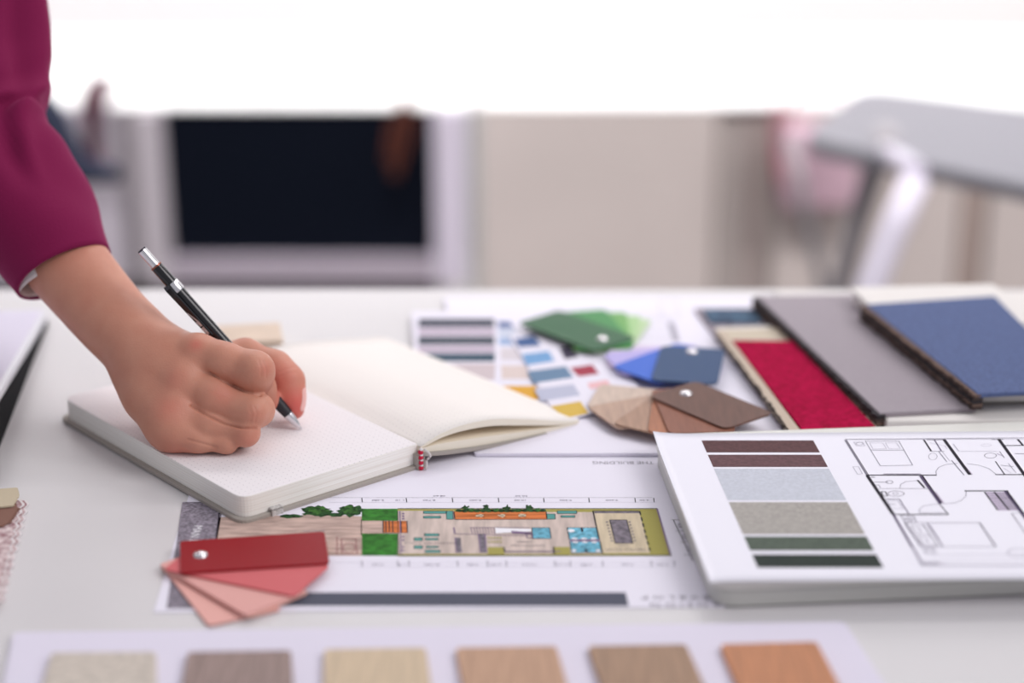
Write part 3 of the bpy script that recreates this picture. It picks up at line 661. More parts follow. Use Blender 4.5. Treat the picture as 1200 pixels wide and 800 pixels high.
# ================================================================== FABRIC SAMPLE BOOKS
def P2(px, z): return [Vector((p.x, p.y)) for p in (az(u, v, z) for u, v in px)]
def frayed(parent, a_px, b_px, z0, z1, mats_, n=60, out=.003, name='frayed_edge'):
    """ragged selvedge: rows of short threads sticking out of the long edge"""
    bm = bmesh.new(); A = az(*a_px, z1); B = az(*b_px, z1); d = (B - A); nn = Vector((d.y, -d.x, 0)).normalized()
    if nn.x > 0: nn = -nn
    lay = 5
    for l in range(lay):
        z = T + z0 + (z1 - z0) * (l + .5) / lay; mi = l % len(mats_)
        pts = []
        for k in range(n + 1):
            p = A + d * k / n; pts.append((p.x + nn.x * (random.uniform(.3, 1) * out), p.y + nn.y * random.uniform(.3, 1) * out))
        pts.append((B.x - nn.x * .004, B.y - nn.y * .004)); pts.append((A.x - nn.x * .004, A.y - nn.y * .004))
        bm_prism(bm, pts, z - (z1 - z0) / lay * .4, z + (z1 - z0) / lay * .36, mi)
    return obj(name, bm, mats_, parent)
mwb = mat('white_sample_card', (226, 221, 218), .6); mdk = mat('dark_frayed_thread', (74, 62, 60), .95); mbr = mat('brown_frayed_thread', (112, 92, 84), .95); mch = mat('charcoal_frayed_thread', (56, 52, 56), .95)
mbeige = mat('beige_thread', (196, 180, 164), .95)
# crimson
cr = empty('crimson_fabric_book', az(950, 450, 0), 'crimson velvet fabric sample book, front left of the fabric books', 'fabric samples', 'fabric sample books')
CR = [(940, 503), (1026, 499), (930, 399), (858, 398)]
def grow(px, l=0, r=0, n=0, f=0):
    (a, b, c, d) = px; return [(a[0] - l, a[1] + n), (b[0] + r, b[1] + n), (c[0] + r, c[1] - f), (d[0] - l, d[1] - f)]
zc = .0115
prism('backing', P2([(931, 508), (1026, 505), (924, 382), (838, 386)], .006), T + .0052, T + .0072, mwb, cr)
prism('layer', P2([(933, 506), (1028, 501), (926, 384), (840, 386)], .009), T + .0073, T + .0091, mat('beige_fabric_layer', (202, 190, 172), .9), cr)
prism('velvet', P2(CR, zc), T + .0093, T + zc, mat('crimson_velvet', (184, 12, 70), .95, noise=.4, scale=260, bump=.8, bscale=900, col2=(146, 6, 50), spec=.1), cr, .0006)
frayed(cr, (932, 506), (843, 388), .0054, .0108, [mch, mbeige, mdk], 70)
# patterned teal
te = empty('patterned_fabric_book', az(850, 375, 0), 'teal and grey patterned fabric swatch behind the crimson velvet', 'fabric samples', 'fabric sample books')
prism('backing', P2([(922, 509), (1000, 508), (886, 361), (814, 361)], .005), T + .0031, T + .0050, mat('grey_violet_fabric', (150, 140, 150), .9, noise=.3, scale=200), te)
prism('teal_fabric', P2([(832, 377), (892, 377), (884, 362), (824, 362)], .0065), T + .0051, T + .0064, mat('teal_pattern_fabric', (84, 112, 136), .9, noise=.5, scale=160, col2=(54, 66, 90)), te)
# grey
gr = empty('grey_fabric_book', az(1060, 430, 0), 'grey fabric sample book, middle of the three large fabric books', 'fabric samples', 'fabric sample books')
zg = .0165
prism('backing', P2([(1039, 506), (1420, 503), (1330, 352), (906, 352)], .006), T + .0031, T + .0135, mwb, gr, .002)
prism('grey_fabric', P2([(1031, 484), (1144, 478), (1008, 344), (886, 346)], zg), T + .0137, T + zg, mat('grey_shiny_fabric', (156, 146, 154), .6, noise=.02, scale=300, bump=.3, bscale=1500), gr, .001)
frayed(gr, (1031, 486), (886, 347), .0034, .0160, [mdk, mch, mbr], 90, .0035)
# blue
bl2 = empty('blue_fabric_book', az(1130, 400, 0), 'blue fabric sample book on white card, rightmost of the fabric books', 'fabric samples', 'fabric sample books')
zb2 = .0285
Q = P2([(1146, 470), (1420, 466), (1330, 352), (1000, 354)], .017)
prism('backing', Q, T + .0167, T + .0250, mwb, bl2, .002)
prism('white_card', P2([(1040, 378), (1250, 378), (1162, 332), (996, 336)], .0275), T + .0251, T + .0275, mwb, bl2, .001)
prism('blue_fabric', P2([(1146, 461), (1272, 455), (1166, 346), (1014, 356)], zb2), T + .0257, T + zb2, mat('blue_linen', (88, 102, 144), .85, noise=.12, scale=400, bump=.5, bscale=1200), bl2, .001)
frayed(bl2, (1146, 462), (1012, 357), .0172, .0280, [mdk, mbr, mch], 90, .0035)

# ================================================================== NOTEBOOK
def XY(p): return Vector((p.x, p.y))
A = XY(az(283, 617)); B = XY(az(68, 492)); C = XY(az(495, 551))
dl = (B - A).normalized(); NL = .211
dw = Vector((-dl.y, dl.x)) 
if dw.dot(C - A) < 0: dw = -dw
dw = (dw + (C - A).normalized()).normalized(); NW = .1285
nb = empty('notebook', Vector((C.x, C.y, T)), 'open dotted notebook with grey cover, being written in', 'notebook')
mcov = mat('grey_linen_cover', (170, 162, 155), .85, bump=.5, bscale=1500)
# dotted page material
def page_mat(name, col, dots):
    m = bpy.data.materials.new(name); m.use_nodes = True; nt = m.node_tree; b = nt.nodes['Principled BSDF']; b.inputs['Roughness'].default_value = .85; b.inputs['Specular IOR Level'].default_value = .25
    uv = nt.nodes.new('ShaderNodeUVMap'); mp = nt.nodes.new('ShaderNodeMapping'); mp.inputs['Scale'].default_value = (1 / .004, 1 / .004, 1); nt.links.new(uv.outputs[0], mp.inputs[0])
    fr = nt.nodes.new('ShaderNodeVectorMath'); fr.operation = 'FRACTION'; nt.links.new(mp.outputs[0], fr.inputs[0])
    ds_ = nt.nodes.new('ShaderNodeVectorMath'); ds_.operation = 'DISTANCE'; ds_.inputs[1].default_value = (.5, .5, 0); nt.links.new(fr.outputs[0], ds_.inputs[0])
    lt = nt.nodes.new('ShaderNodeMath'); lt.operation = 'LESS_THAN'; lt.inputs[1].default_value = .085; nt.links.new(ds_.outputs['Value'], lt.inputs[0])
    mx = nt.nodes.new('ShaderNodeMix'); mx.data_type = 'RGBA'; mx.inputs[6].default_value = lin(col); mx.inputs[7].default_value = lin(dots); nt.links.new(lt.outputs[0], mx.inputs[0])
    nt.links.new(mx.outputs[2], b.inputs['Base Color']); return m
mpage = page_mat('dotted_page', (238, 233, 236), (190, 183, 190)); mpage2 = page_mat('dotted_cream_page', (240, 234, 230), (206, 198, 198))
def side_mat(name, col, col2):
    m = bpy.data.materials.new(name); m.use_nodes = True; nt = m.node_tree; b = nt.nodes['Principled BSDF']; b.inputs['Roughness'].default_value = .8
    tc = nt.nodes.new('ShaderNodeTexCoord'); mp = nt.nodes.new('ShaderNodeMapping'); mp.inputs['Scale'].default_value = (4, 4, 2200); nt.links.new(tc.outputs['Object'], mp.inputs[0])
    n = nt.nodes.new('ShaderNodeTexNoise'); n.inputs['Scale'].default_value = 1; n.inputs['Detail'].default_value = 3; nt.links.new(mp.outputs[0], n.inputs[0])
    r = nt.nodes.new('ShaderNodeValToRGB'); r.color_ramp.elements[0].color = lin(col2); r.color_ramp.elements[1].color = lin(col); r.color_ramp.elements[0].position = .35; r.color_ramp.elements[1].position = .6
    nt.links.new(n.outputs[0], r.inputs[0]); nt.links.new(r.outputs[0], b.inputs['Base Color']); return m
mside = side_mat('page_edges', (250, 248, 244), (234, 228, 221))
# left cover
cv = [A, A + dw * (NW - .002), A + dw * (NW - .002) + dl * NL, A + dl * NL]
prism('left_cover', round_poly(cv, [.009, .001, .001, .009], 6), T + .0006, T + .0028, mcov, nb, .0006)
# left page block with uv'd top
ins = .003; PZ = .0158
pg = round_poly([A + dw * ins + dl * ins, A + dw * NW + dl * ins, A + dw * NW + dl * (NL - ins), A + dw * ins + dl * (NL - ins)], [.009, 0, 0, .009], 7)
def uv_top(o, mi_top):
    me = o.data; uvl = me.uv_layers.new(name='UVMap'); off = o.location + (parent_world(o.parent) if o.parent else Vector())
    for p in me.polygons:
        if p.normal.z > .5: p.material_index = mi_top
        for li in p.loop_indices:
            w = Vector((me.vertices[me.loops[li].vertex_index].co.x, me.vertices[me.loops[li].vertex_index].co.y)) + XY(off) - A
            uvl.data[li].uv = (w.dot(dw), w.dot(dl))
bm = bmesh.new()
gut = lambda p: T + PZ - .0022 * max(0, ((Vector(p[:2]) - A).dot(dw) - (NW - .012)) / .012) ** 2
bm_prism(bm, pg, T + .0029, T + PZ, 0, .0005)
o = obj('left_pages', bm, [mside, mpage], nb); uv_top(o, 1)
mod = o.modifiers.new('b', 'BEVEL') if False else None
# right half: starts at gutter G
E = XY(az(688, 501, .0)); G = C + Vector((.0005, 0)); 
rw = (E - G); RW = rw.length; rw.normalize()
rl = XY(az(457, 393, .008)) - XY(az(687, 499, .002)); print('right page length', rl.length, 'w', RW, 'left ang', math.degrees(dl.angle(rl)))
rl.normalize(); RL = .211
def cross(profile_top, profile_bot, name, mats_, uvtop=False, n=40, inset=.0, shrink=.45, e0=0, e1=1):
    """extrude a cross section (functions of s in 0..1) along the notebook's length"""
    bm = bmesh.new(); M = 14; top = []; bot = []
    for j in range(M + 1):
        t = j / M; fl = 1 - shrink * t
        rt, rb = [], []
        for i in range(n + 1):
            s = e0 + (e1 - e0) * i / n
            L_ = RL - 2 * inset
            # rounded outer corners
            ic = 0
            sd = (1 - s) * RW
            if sd < .009: ic = .009 - math.sqrt(max(0, .009 ** 2 - (.009 - sd) ** 2))
            tt = max(min(t * L_ + inset, RL - inset - ic), inset + ic)
            p = G + rw * RW * s + rl * tt
            zt_ = profile_top(s); zb_ = profile_bot(s)
            zt_, zb_ = zt_ * fl + (1 - fl) * min(zt_, .0055), zb_ * fl + (1 - fl) * min(zb_, .004)
            rt.append(bm.verts.new((p.x, p.y, T + zt_))); rb.append(bm.verts.new((p.x, p.y, T + zb_)))
        top.append(rt); bot.append(rb)
    for j in range(M):
        for i in range(n):
            f = bm.faces.new([top[j][i], top[j][i + 1], top[j + 1][i + 1], top[j + 1][i]]); f.smooth = True; f.material_index = len(mats_) - 1
            f = bm.faces.new([bot[j][i], bot[j + 1][i], bot[j + 1][i + 1], bot[j][i + 1]]); f.smooth = True
    for i in range(n):
        bm.faces.new([bot[0][i], bot[0][i + 1], top[0][i + 1], top[0][i]]); bm.faces.new([top[M][i], top[M][i + 1], bot[M][i + 1], bot[M][i]])
    for j in range(M):
        bm.faces.new([bot[j][n], bot[j + 1][n], top[j + 1][n], top[j][n]]); bm.faces.new([top[j][0], top[j + 1][0], bot[j + 1][0], bot[j][0]])
    bmesh.ops.recalc_face_normals(bm, faces=bm.faces)
    o = obj(name, bm, mats_, nb)
    if uvtop:
        me = o.data; uvl = me.uv_layers.new(name='UVMap'); off = o.location + nb.location
        for p in me.polygons:
            for li in p.loop_indices:
                w = XY(me.vertices[me.loops[li].vertex_index].co + off) - G; uvl.data[li].uv = (w.dot(rw), w.dot(rl))
    return o
def interp(xs_, ys_): return lambda s: float(np.interp(s, xs_, ys_))
def smooth_interp(pts):
    d = spline(pts, 8); xs_ = [p[0] for p in d]; ys_ = [p[1] for p in d]; return lambda s: float(np.interp(s, xs_, ys_))
covb = smooth_interp([(0, .0092), (.15, .0062), (.4, .0030), (.75, .0008), (1, .0003)])
covt = lambda s: covb(s) + .0022
loT = smooth_interp([(0, .0140), (.06, .0138), (.15, .0134), (.4, .0105), (.75, .0058), (1, .0036)])
upT = smooth_interp([(0, .0150), (.06, .0178), (.13, .0205), (.25, .0222), (.42, .0212), (.62, .0158), (.8, .0098), (.92, .0062), (1, .0046)])
def upB(s): return max(loT(s) + .00005, upT(s) - (.0008 + .0036 * math.sin(PI * min(1, s * 1.05)) ** .6 if s < .95 else .0008))
cross(covt, covb, 'right_cover', [mcov], n=30)
cross(loT, lambda s: covt(s) + .0001, 'right_pages', [mat('cream_page_edges', (236, 228, 212), .8), mat('cream_page_face', (226, 212, 190), .8)], inset=.002, e1=.985)
cross(upT, upB, 'lifted_pages', [mat('cream_page_edges', (236, 228, 212), .8), mpage2], True, inset=.002, e1=.992)
# spine, headband, ribbon loop, elastic
bm = bmesh.new(); sp = [C + dw * (-.003), C + dw * .0022, C + dw * .0022 + dl * NL, C + dw * (-.003) + dl * NL]
bm_prism(bm, sp, T + .0006, T + .0105, 0, .0005); obj('spine', bm, mcov, nb)
mrd = mat('red_thread', (196, 24, 62), .7); mwt = mat('white_thread', (232, 228, 228), .7)
bm = bmesh.new(); hb = C - dl * .0002 + dw * (-.0012)
for k in range(4):
    z = T + .0022 + k * .0034; p = Vector((hb.x, hb.y, z)); b = bmesh.new(); bmesh.ops.create_uvsphere(b, u_segments=10, v_segments=6, radius=.0017, matrix=Matrix.Translation(p)); 
    for f in b.faces: f.smooth = True
    merge(bm, b, 0)
    p2 = p + Vector((.0004, 0, .0017)); b = bmesh.new(); bmesh.ops.create_uvsphere(b, u_segments=8, v_segments=5, radius=.0012, matrix=Matrix.Translation(p2)); merge(bm, b, 1)
obj('headband', bm, [mrd, mwt], nb)
pts = [Vector((hb.x + x, hb.y - .0004, T + z)) for x, z in spline([(.0022, .0145), (.0050, .0120), (.0056, .0095), (.0036, .0075), (.0034, .0040), (.0030, .0015)], 5)]
tube('spine_lining', pts, .0008, mat('grey_white_lining', (206, 200, 198), .8), nb, 8)
ep = A + dw * .0205
bm = bmesh.new(); q = [ep - dl * .0012, ep + dw * .0075 - dl * .0012, ep + dw * .0075 + dl * .02, ep + dl * .02]
bm_prism(bm, q, T + .0001, T + .0005, 0); bm_prism(bm, [ep - dl * .0012, ep + dw * .0075 - dl * .0012, ep + dw * .0075 - dl * .0002, ep - dl * .0002], T + .0001, T + .0052, 0, .0003)
bm_prism(bm, [ep - dl * .0012, ep + dw * .0075 - dl * .0012, ep + dw * .0075 + dl * .003, ep + dl * .003], T + .0040, T + .0053, 0, .0003)
obj('elastic_band', bm, mat('grey_elastic', (206, 202, 200), .8, noise=.2, scale=900), nb)

# ================================================================== MECHANICAL PENCIL
tip = az(353.5, 503, .0160); top = ad(165.5, 292, 1.232)
ax = (top - tip); PLn = ax.length; ax.normalize(); print('pencil length', PLn)
right = Vector((1, 0, 0)); upv = Vector((0, sn, cs))
side = (right * -.737 + upv * -.676); side = (side - ax * side.dot(ax)).normalized(); back = ax.cross(side).normalized()
pen = empty('mechanical_pencil', tip, 'black mechanical pencil with chrome ring held in the writing hand', 'pencil')
mblk = mat('black_gloss_plastic', (20, 20, 26), .22, coat=.4); mchr = mat('chrome', (228, 226, 230), .24, 1); mrub = mat('dark_purple_plastic', (34, 22, 44), .35)
K = 1.245 / FPX
def lathe(name, prof, m, seg=24):
    bm = bmesh.new(); rings = []
    for (t, r) in prof:
        c = tip + ax * t
        rings.append([bm.verts.new(c + side * r * math.cos(2 * PI * k / seg) + back * r * math.sin(2 * PI * k / seg)) for k in range(seg)])
    for i in range(len(rings) - 1):
        for k in range(seg): bm.faces.new([rings[i][k], rings[i][(k + 1) % seg], rings[i + 1][(k + 1) % seg], rings[i + 1][k]])
    bm.faces.new(rings[0][::-1]); bm.faces.new(rings[-1]); bmesh.ops.recalc_face_normals(bm, faces=bm.faces)
    o = obj(name, bm, m, pen, False)
    for p in o.data.polygons: p.use_smooth = len(p.vertices) == 4
    o.data.set_sharp_from_angle(angle=math.radians(35))
    return o
L = PLn; r7 = 7.3 * K
lathe('lead_tube', [(0, .0003), (.0004, .0006), (.0024, .0008)], mchr, 12)
lathe('metal_cone', [(.0022, .0011), (.0034, .0017), (.010, .0030), (.0125, .0032)], mchr)
lathe('grip', [(.0125, .0031), (.018, .0036), (.022, .0037)] + [(.022 + .0012 * k, .0037 + (.00018 if k % 2 else -.00012)) for k in range(1, 16)] + [(.045, r7)], mat('dark_ribbed_grip', (44, 42, 48), .4))
lathe('barrel', [(.045, r7), (.06, r7), (L - .0335, r7)], mblk, 24)
lathe('clip_ring', [(L - .0335, 8.3 * K), (L - .0330, 8.6 * K), (L - .0272, 8.6 * K), (L - .0268, 8.2 * K)], mchr)
lathe('upper_barrel', [(L - .027, r7), (L - .0135, 7.1 * K), (L - .0128, 6.6 * K)], mblk, 24)
lathe('copper_ring', [(L - .0138, 7.3 * K), (L - .0128, 7.3 * K)], mat('copper_line', (150, 92, 76), .3, .8))
lathe('push_button', [(L - .0130, 5.6 * K), (L - .001, 5.6 * K)], mchr)
lathe('button_cap', [(L - .0011, 5.5 * K), (L, 5.3 * K)], mrub)
# clip
toc = (CAM - tip).normalized(); toc = (toc - ax * toc.dot(ax)).normalized(); cd_ = (side * .68 + toc * .73).normalized(); cb_ = ax.cross(cd_).normalized()
side0, back0 = side, back; side, back = cd_, cb_
bm = bmesh.new(); n = 16
def clipsec(t):  # t from ring downwards
    c = tip + ax * (L - .026 - .040 * t); h = (9.6 if t < .06 else 10.6 - 2.2 * t) * K; w = .0022 * (1 - .25 * t)
    return [c + side * (h + .0007) + back * -w, c + side * (h + .0007) + back * w, c + side * (h - .0006) + back * w, c + side * (h - .0006) + back * -w]
secs = [[bm.verts.new(p) for p in clipsec(k / n)] for k in range(n + 1)]
for i in range(n):
    for k in range(4): bm.faces.new([secs[i][k], secs[i][(k + 1) % 4], secs[i + 1][(k + 1) % 4], secs[i + 1][k]])
bm.faces.new(secs[0][::-1]); bm.faces.new(secs[-1]); bmesh.ops.recalc_face_normals(bm, faces=bm.faces)
clip = obj('clip', bm, mblk, pen)
bm = bmesh.new()
def cpt(t, o_, hh=.0009):
    c = tip + ax * (L - .026 - .040 * t); return c + side * ((10.6 - 2.2 * t) * K + hh) + back * o_
for poly_ in ([(.50, -.0014), (.52, -.0007), (.70, .0012), (.72, .0002)], [(.70, -.0012), (.70, .0014), (.80, .0012), (.80, -.0004)], [(.82, -.0014), (.82, .0013), (.95, .0011), (.97, -.0010)]):
    bm.faces.new([bm.verts.new(cpt(t, o_)) for t, o_ in poly_])
b = bmesh.new(); bmesh.ops.create_uvsphere(b, u_segments=12, v_segments=8, radius=.0011, matrix=Matrix.Translation(cpt(.9, 0, .0003))); merge(bm, b, 0)
obj('clip_emblem', bm, mat('brushed_silver', (212, 208, 210), .4, .3), clip, True); side, back = side0, back0
# ================================================================== PERSON: FOREARM, HAND, SLEEVE
VX = .0008
def HP(u, v, d, r): 
    p = ad(u, v, d); return (np.array((p.x, p.y, p.z - T)), r * d / FPX)
# grid
g0 = np.array((-.335, 1.08, -.002)); g1 = np.array((-.105, 1.34, .20))
dim = np.ceil((g1 - g0) / VX).astype(int)
def new(): return np.full(dim, .05, np.float32)
def capsule(field, a, b, k, mk=0):
    """smooth-union a round cone into the field"""
    (pa, ra), (pb, rb) = a, b
    mrg = max(ra, rb) + max(k, mk) + .004
    lo = np.maximum(np.floor((np.minimum(pa, pb) - mrg - g0) / VX).astype(int), 0); hi = np.minimum(np.ceil((np.maximum(pa, pb) + mrg - g0) / VX).astype(int), dim)
    if (hi <= lo).any(): return
    X = [np.arange(lo[i], hi[i], dtype=np.float32) * VX + np.float32(g0[i]) for i in range(3)]
    x, y, z = X[0][:, None, None] - pa[0], X[1][None, :, None] - pa[1], X[2][None, None, :] - pa[2]
    ba = pb - pa; l2 = float(ba @ ba) + 1e-12
    h = np.clip((x * ba[0] + y * ba[1] + z * ba[2]) / l2, 0, 1)
    d = np.sqrt((x - h * ba[0]) ** 2 + (y - h * ba[1]) ** 2 + (z - h * ba[2]) ** 2) - (ra + (rb - ra) * h)
    sl = tuple(slice(lo[i], hi[i]) for i in range(3)); f = field[sl]
    if k > 0:
        hh = np.maximum(k - np.abs(f - d), 0) / k; field[sl] = np.minimum(f, d) - hh * hh * k * .25
    else: field[sl] = np.minimum(f, d)
def smin(a, b, k):
    hh = np.maximum(k - np.abs(a - b), 0) / k; return np.minimum(a, b) - hh * hh * k * .25
def tubechain(field, pts, k):
    """one smooth tapering limb, blended into the field as a whole"""
    f = new(); q = spline(pts, 6)
    for i in range(len(q) - 1): capsule(f, HP(*q[i]), HP(*q[i + 1]), 0, k + .004)
    field[:] = smin(field, f, k)
def chain(field, pts, k):
    for i in range(len(pts) - 1): capsule(field, HP(*pts[i]), HP(*pts[i + 1]), k)
# --- forearm and palm
palm = new()
for off in (-1, 0, 1):      # slightly flattened forearm: three parallel chains
    dx, dy = off * 9, off * -8
    tubechain(palm, [(40 + dx, 258 + dy, 1.296, 37), (75 + dx, 306 + dy, 1.286, 36), (106 + dx, 344 + dy, 1.277, 33.5), (132 + dx, 374 + dy, 1.268, 32), (158 + dx, 400 + dy, 1.258, 32), (182 + dx, 427 + dy, 1.249, 34)], .012)
W = [(168, 418, 1.254, 26), (170, 430, 1.252, 28), (172, 446, 1.250, 28), (178, 462, 1.246, 24)]
MCP = [(234, 413, 1.2335, 20), (215, 444, 1.2275, 19.5), (206, 476, 1.2255, 18.5), (204, 498, 1.2245, 17)]
for w, m in zip(W, MCP): chain(palm, [w, m], .013)
chain(palm, [(228, 418, 1.2375, 17), (215, 448, 1.2325, 19), (206, 480, 1.2300, 18)], .009)
# thenar / heel on the far side and the ulnar heel resting on the page
chain(palm, [(176, 470, 1.240, 26), (200, 500, 1.229, 25), (222, 508, 1.228, 20)], .011)
chain(palm, [(190, 430, 1.252, 26), (236, 450, 1.258, 26), (258, 468, 1.258, 24)], .011)
chain(palm, [(185, 410, 1.256, 20), (240, 418, 1.258, 18), (268, 420, 1.266, 16)], .012)
# --- fingers
def finger(segs, k=.003):
    f = new(); chain(f, segs, k); return f
F = finger([(232, 412, 1.234, 21.5), (264, 424, 1.2295, 21), (297, 436, 1.228, 23.2), (307, 452, 1.244, 14), (318, 470, 1.256, 10.5)], .006)            # index
fm = finger([(212, 446, 1.2300, 20.5), (250, 465, 1.2265, 21.8), (291, 482, 1.2240, 19.3), (302, 480, 1.230, 17.8), (300, 486, 1.248, 13)], .006)            # middle
fr_ = finger([(204, 474, 1.2265, 19), (244, 497, 1.2255, 18), (287, 506, 1.2235, 15.0), (284, 508, 1.236, 12), (262, 504, 1.243, 11)], .006)             # ring
fl_ = finger([(202, 494, 1.226, 18), (232, 515, 1.2235, 13.5), (266, 519, 1.2235, 10.5), (262, 519, 1.232, 9.5), (244, 513, 1.238, 9)], .006)          # little
F = smin(F, fm, .0012); F = smin(F, fr_, .0010); F = smin(F, fl_, .0014)
th_ = finger([(238, 422, 1.262, 19), (288, 414, 1.272, 16), (322, 431, 1.271, 19), (336, 447, 1.267, 19.5), (341, 468, 1.266, 15.5), (345.5, 481, 1.267, 10)], .006)
# knuckle bumps
hand = smin(palm, F, .0038)
hand = smin(hand, th_, .0035)
for b_ in ((300, 431, 1.2215, 16.5), (298, 483, 1.218, 12.5), (290, 508, 1.219, 10.5)):
    c = HP(*b_); capsule(hand, c, (c[0] + 1e-4, c[1]), .006)
# rest on the page
ids = np.arange(dim[2]) * VX + g0[2]
hand = np.maximum(hand, (.0159 - ids)[None, None, :].astype(np.float32)) if True else hand
# --- surface nets
def surface_nets(F, lo, vx):
    s = F < 0
    nx, ny, nz = F.shape
    c = np.stack([s[i:nx - 1 + i, j:ny - 1 + j, k:nz - 1 + k] for i in (0, 1) for j in (0, 1) for k in (0, 1)])
    act = c.any(0) & ~c.all(0); ix = np.argwhere(act); idx = -np.ones(act.shape, np.int64); idx[act] = np.arange(len(ix))
    acc = np.zeros((len(ix), 3)); cnt = np.zeros(len(ix)); cor = [(i, j, k) for i in (0, 1) for j in (0, 1) for k in (0, 1)]
    for a in range(8):
        for b in range(a + 1, 8):
            if sum(abs(cor[a][q] - cor[b][q]) for q in range(3)) != 1: continue
            fa = F[tuple((ix + cor[a]).T)]; fb = F[tuple((ix + cor[b]).T)]; m = (fa < 0) != (fb < 0)
            t = np.where(m, fa / np.where(m, fa - fb, 1), 0)
            p = np.array(cor[a]) + t[:, None] * (np.array(cor[b]) - np.array(cor[a])); acc[m] += p[m]; cnt[m] += 1
    V = (ix + acc / cnt[:, None]) * vx + lo; Q = []
    for ax_ in range(3):
        sh = [0, 0, 0]; u, v = [q for q in range(3) if q != ax_]
        A_ = s[tuple(slice(0, -1) if q == ax_ else slice(1, -1) for q in range(3))]; B_ = s[tuple(slice(1, None) if q == ax_ else slice(1, -1) for q in range(3))]
        e = np.argwhere(A_ != B_)
        o_ = np.array([0 if q == ax_ else 1 for q in range(3)]); base = e + o_
        ins_ = A_[tuple(e.T)]
        du = np.zeros(3, int); du[u] = 1; dv = np.zeros(3, int); dv[v] = 1
        q = np.stack([idx[tuple((base - du - dv).T)], idx[tuple((base - dv).T)], idx[tuple(base.T)], idx[tuple((base - du).T)]], 1)
        fl = ins_ if ax_ != 1 else ~ins_
        q[~fl] = q[~fl][:, ::-1]; Q.append(q)
    return V, np.concatenate(Q)
# crop the field to what is needed
V, Q = surface_nets(hand, g0, VX)
# light Laplacian smoothing
def smooth_mesh(V, Q, it):
    E_ = np.concatenate([Q[:, [0, 1]], Q[:, [1, 2]], Q[:, [2, 3]], Q[:, [3, 0]]]); E_ = np.concatenate([E_, E_[:, ::-1]])
    for k in range(it):
        acc = np.stack([np.bincount(E_[:, 0], V[E_[:, 1], q], len(V)) for q in range(3)], 1); n = np.bincount(E_[:, 0], minlength=len(V))[:, None]
        V = V * .5 + .5 * acc / np.maximum(n, 1)
    return V
V = smooth_mesh(V, Q, 4)
print('hand verts', len(V))
# creases over the knuckles: shallow grooves across the fingers (real relief)
def nrm(V, Q):
    n = np.cross(V[Q[:, 2]] - V[Q[:, 0]], V[Q[:, 3]] - V[Q[:, 1]]); N = np.zeros_like(V)
    for k in range(4): 
        for q in range(3): N[:, q] += np.bincount(Q[:, k], n[:, q], len(V))
    return N / (np.linalg.norm(N, axis=1, keepdims=True) + 1e-12)
N = nrm(V, Q)
def groove(pxs, d, depth, width):
    global V
    P = [np.array(HP(u, v, d, 1)[0]) for u, v in pxs]
    best = np.full(len(V), 9.0)
    vis = N @ np.array((0, -cs, sn)) > .1
    cam0 = np.array((0, 0, .5))
    # project on the view plane so the groove runs over the visible skin
    R_ = V - cam0; dep = R_[:, 1] * cs - R_[:, 2] * sn; U = 600 + FPX * R_[:, 0] / dep; Vv = 535 - FPX * (R_[:, 1] * sn + R_[:, 2] * cs) / dep
    for a, b in zip(pxs[:-1], pxs[1:]):
        a = np.array(a, float); b = np.array(b, float); t = np.clip(((U - a[0]) * (b - a)[0] + (Vv - a[1]) * (b - a)[1]) / ((b - a) @ (b - a)), 0, 1)
        best = np.minimum(best, np.hypot(U - a[0] - t * (b - a)[0], Vv - a[1] - t * (b - a)[1]))
    V = V - N * (depth * np.exp(-(best / width) ** 2) * vis)[:, None]
groove([(246, 437), (262, 446), (284, 457), (305, 463)], 1.22, .0015, 1.3)
groove([(224, 475), (240, 485), (262, 496), (282, 501), (300, 502)], 1.22, .0016, 1.3)
groove([(220, 515), (236, 519), (254, 524)], 1.22, .0008, 1.1)
groove([(308, 423), (312, 432), (312, 442)], 1.22, .0003, 1.2); groove([(303, 421), (306, 431), (306, 441)], 1.22, .00025, 1.0)
groove([(298, 476), (301, 484), (299, 494)], 1.22, .00028, 1.1); groove([(292, 476), (295, 486), (293, 495)], 1.22, .00022, 1.0)
groove([(328, 436), (336, 432), (345, 430)], 1.22, .0003, 1.2); groove([(330, 441), (338, 437), (347, 436)], 1.22, .00025, 1.1)
me = bpy.data.meshes.new('person')
og = np.array((-.25, 1.2, 0.016))
me.vertices.add(len(V)); me.vertices.foreach_set('co', (V - og).ravel()); me.loops.add(len(Q) * 4); me.loops.foreach_set('vertex_index', Q.ravel().astype(np.int32))
me.polygons.add(len(Q)); me.polygons.foreach_set('loop_start', np.arange(0, len(Q) * 4, 4, dtype=np.int32)); me.update(calc_edges=True); me.validate()
me.polygons.foreach_set('use_smooth', [True] * len(me.polygons))
# flush of the skin (knuckles, thumb tip): the skin's own colour
att = me.color_attributes.new('flush', 'FLOAT_COLOR', 'POINT')
fl = np.zeros(len(V))
for u, v, d, r, a in ((343, 474, 1.262, 24, 1.0), (328, 448, 1.262, 24, .65), (334, 462, 1.258, 18, .5), (229, 403, 1.222, 9, .40), (297, 484, 1.216, 8, .5), (204, 447, 1.216, 16, .2), (200, 480, 1.216, 18, .28), (310, 432, 1.216, 9, .25), (262, 462, 1.214, 14, .25), (290, 512, 1.218, 10, .35), (205, 520, 1.226, 22, .3), (112, 355, 1.26, 14, .25), (313, 468, 1.25, 8, .5), (95, 310, 1.27, 22, .15)):
    c, rr = HP(u, v, d, r); fl = np.maximum(fl, .85 * a * np.exp(-((V - c) ** 2).sum(1) / (rr * rr)))
colr = np.ones((len(V), 4), np.float32); colr[:, 0] = colr[:, 1] = colr[:, 2] = fl; att.data.foreach_set('color', colr.ravel())
ms = bpy.data.materials.new('skin'); ms.use_nodes = True; nt = ms.node_tree; b = nt.nodes['Principled BSDF']
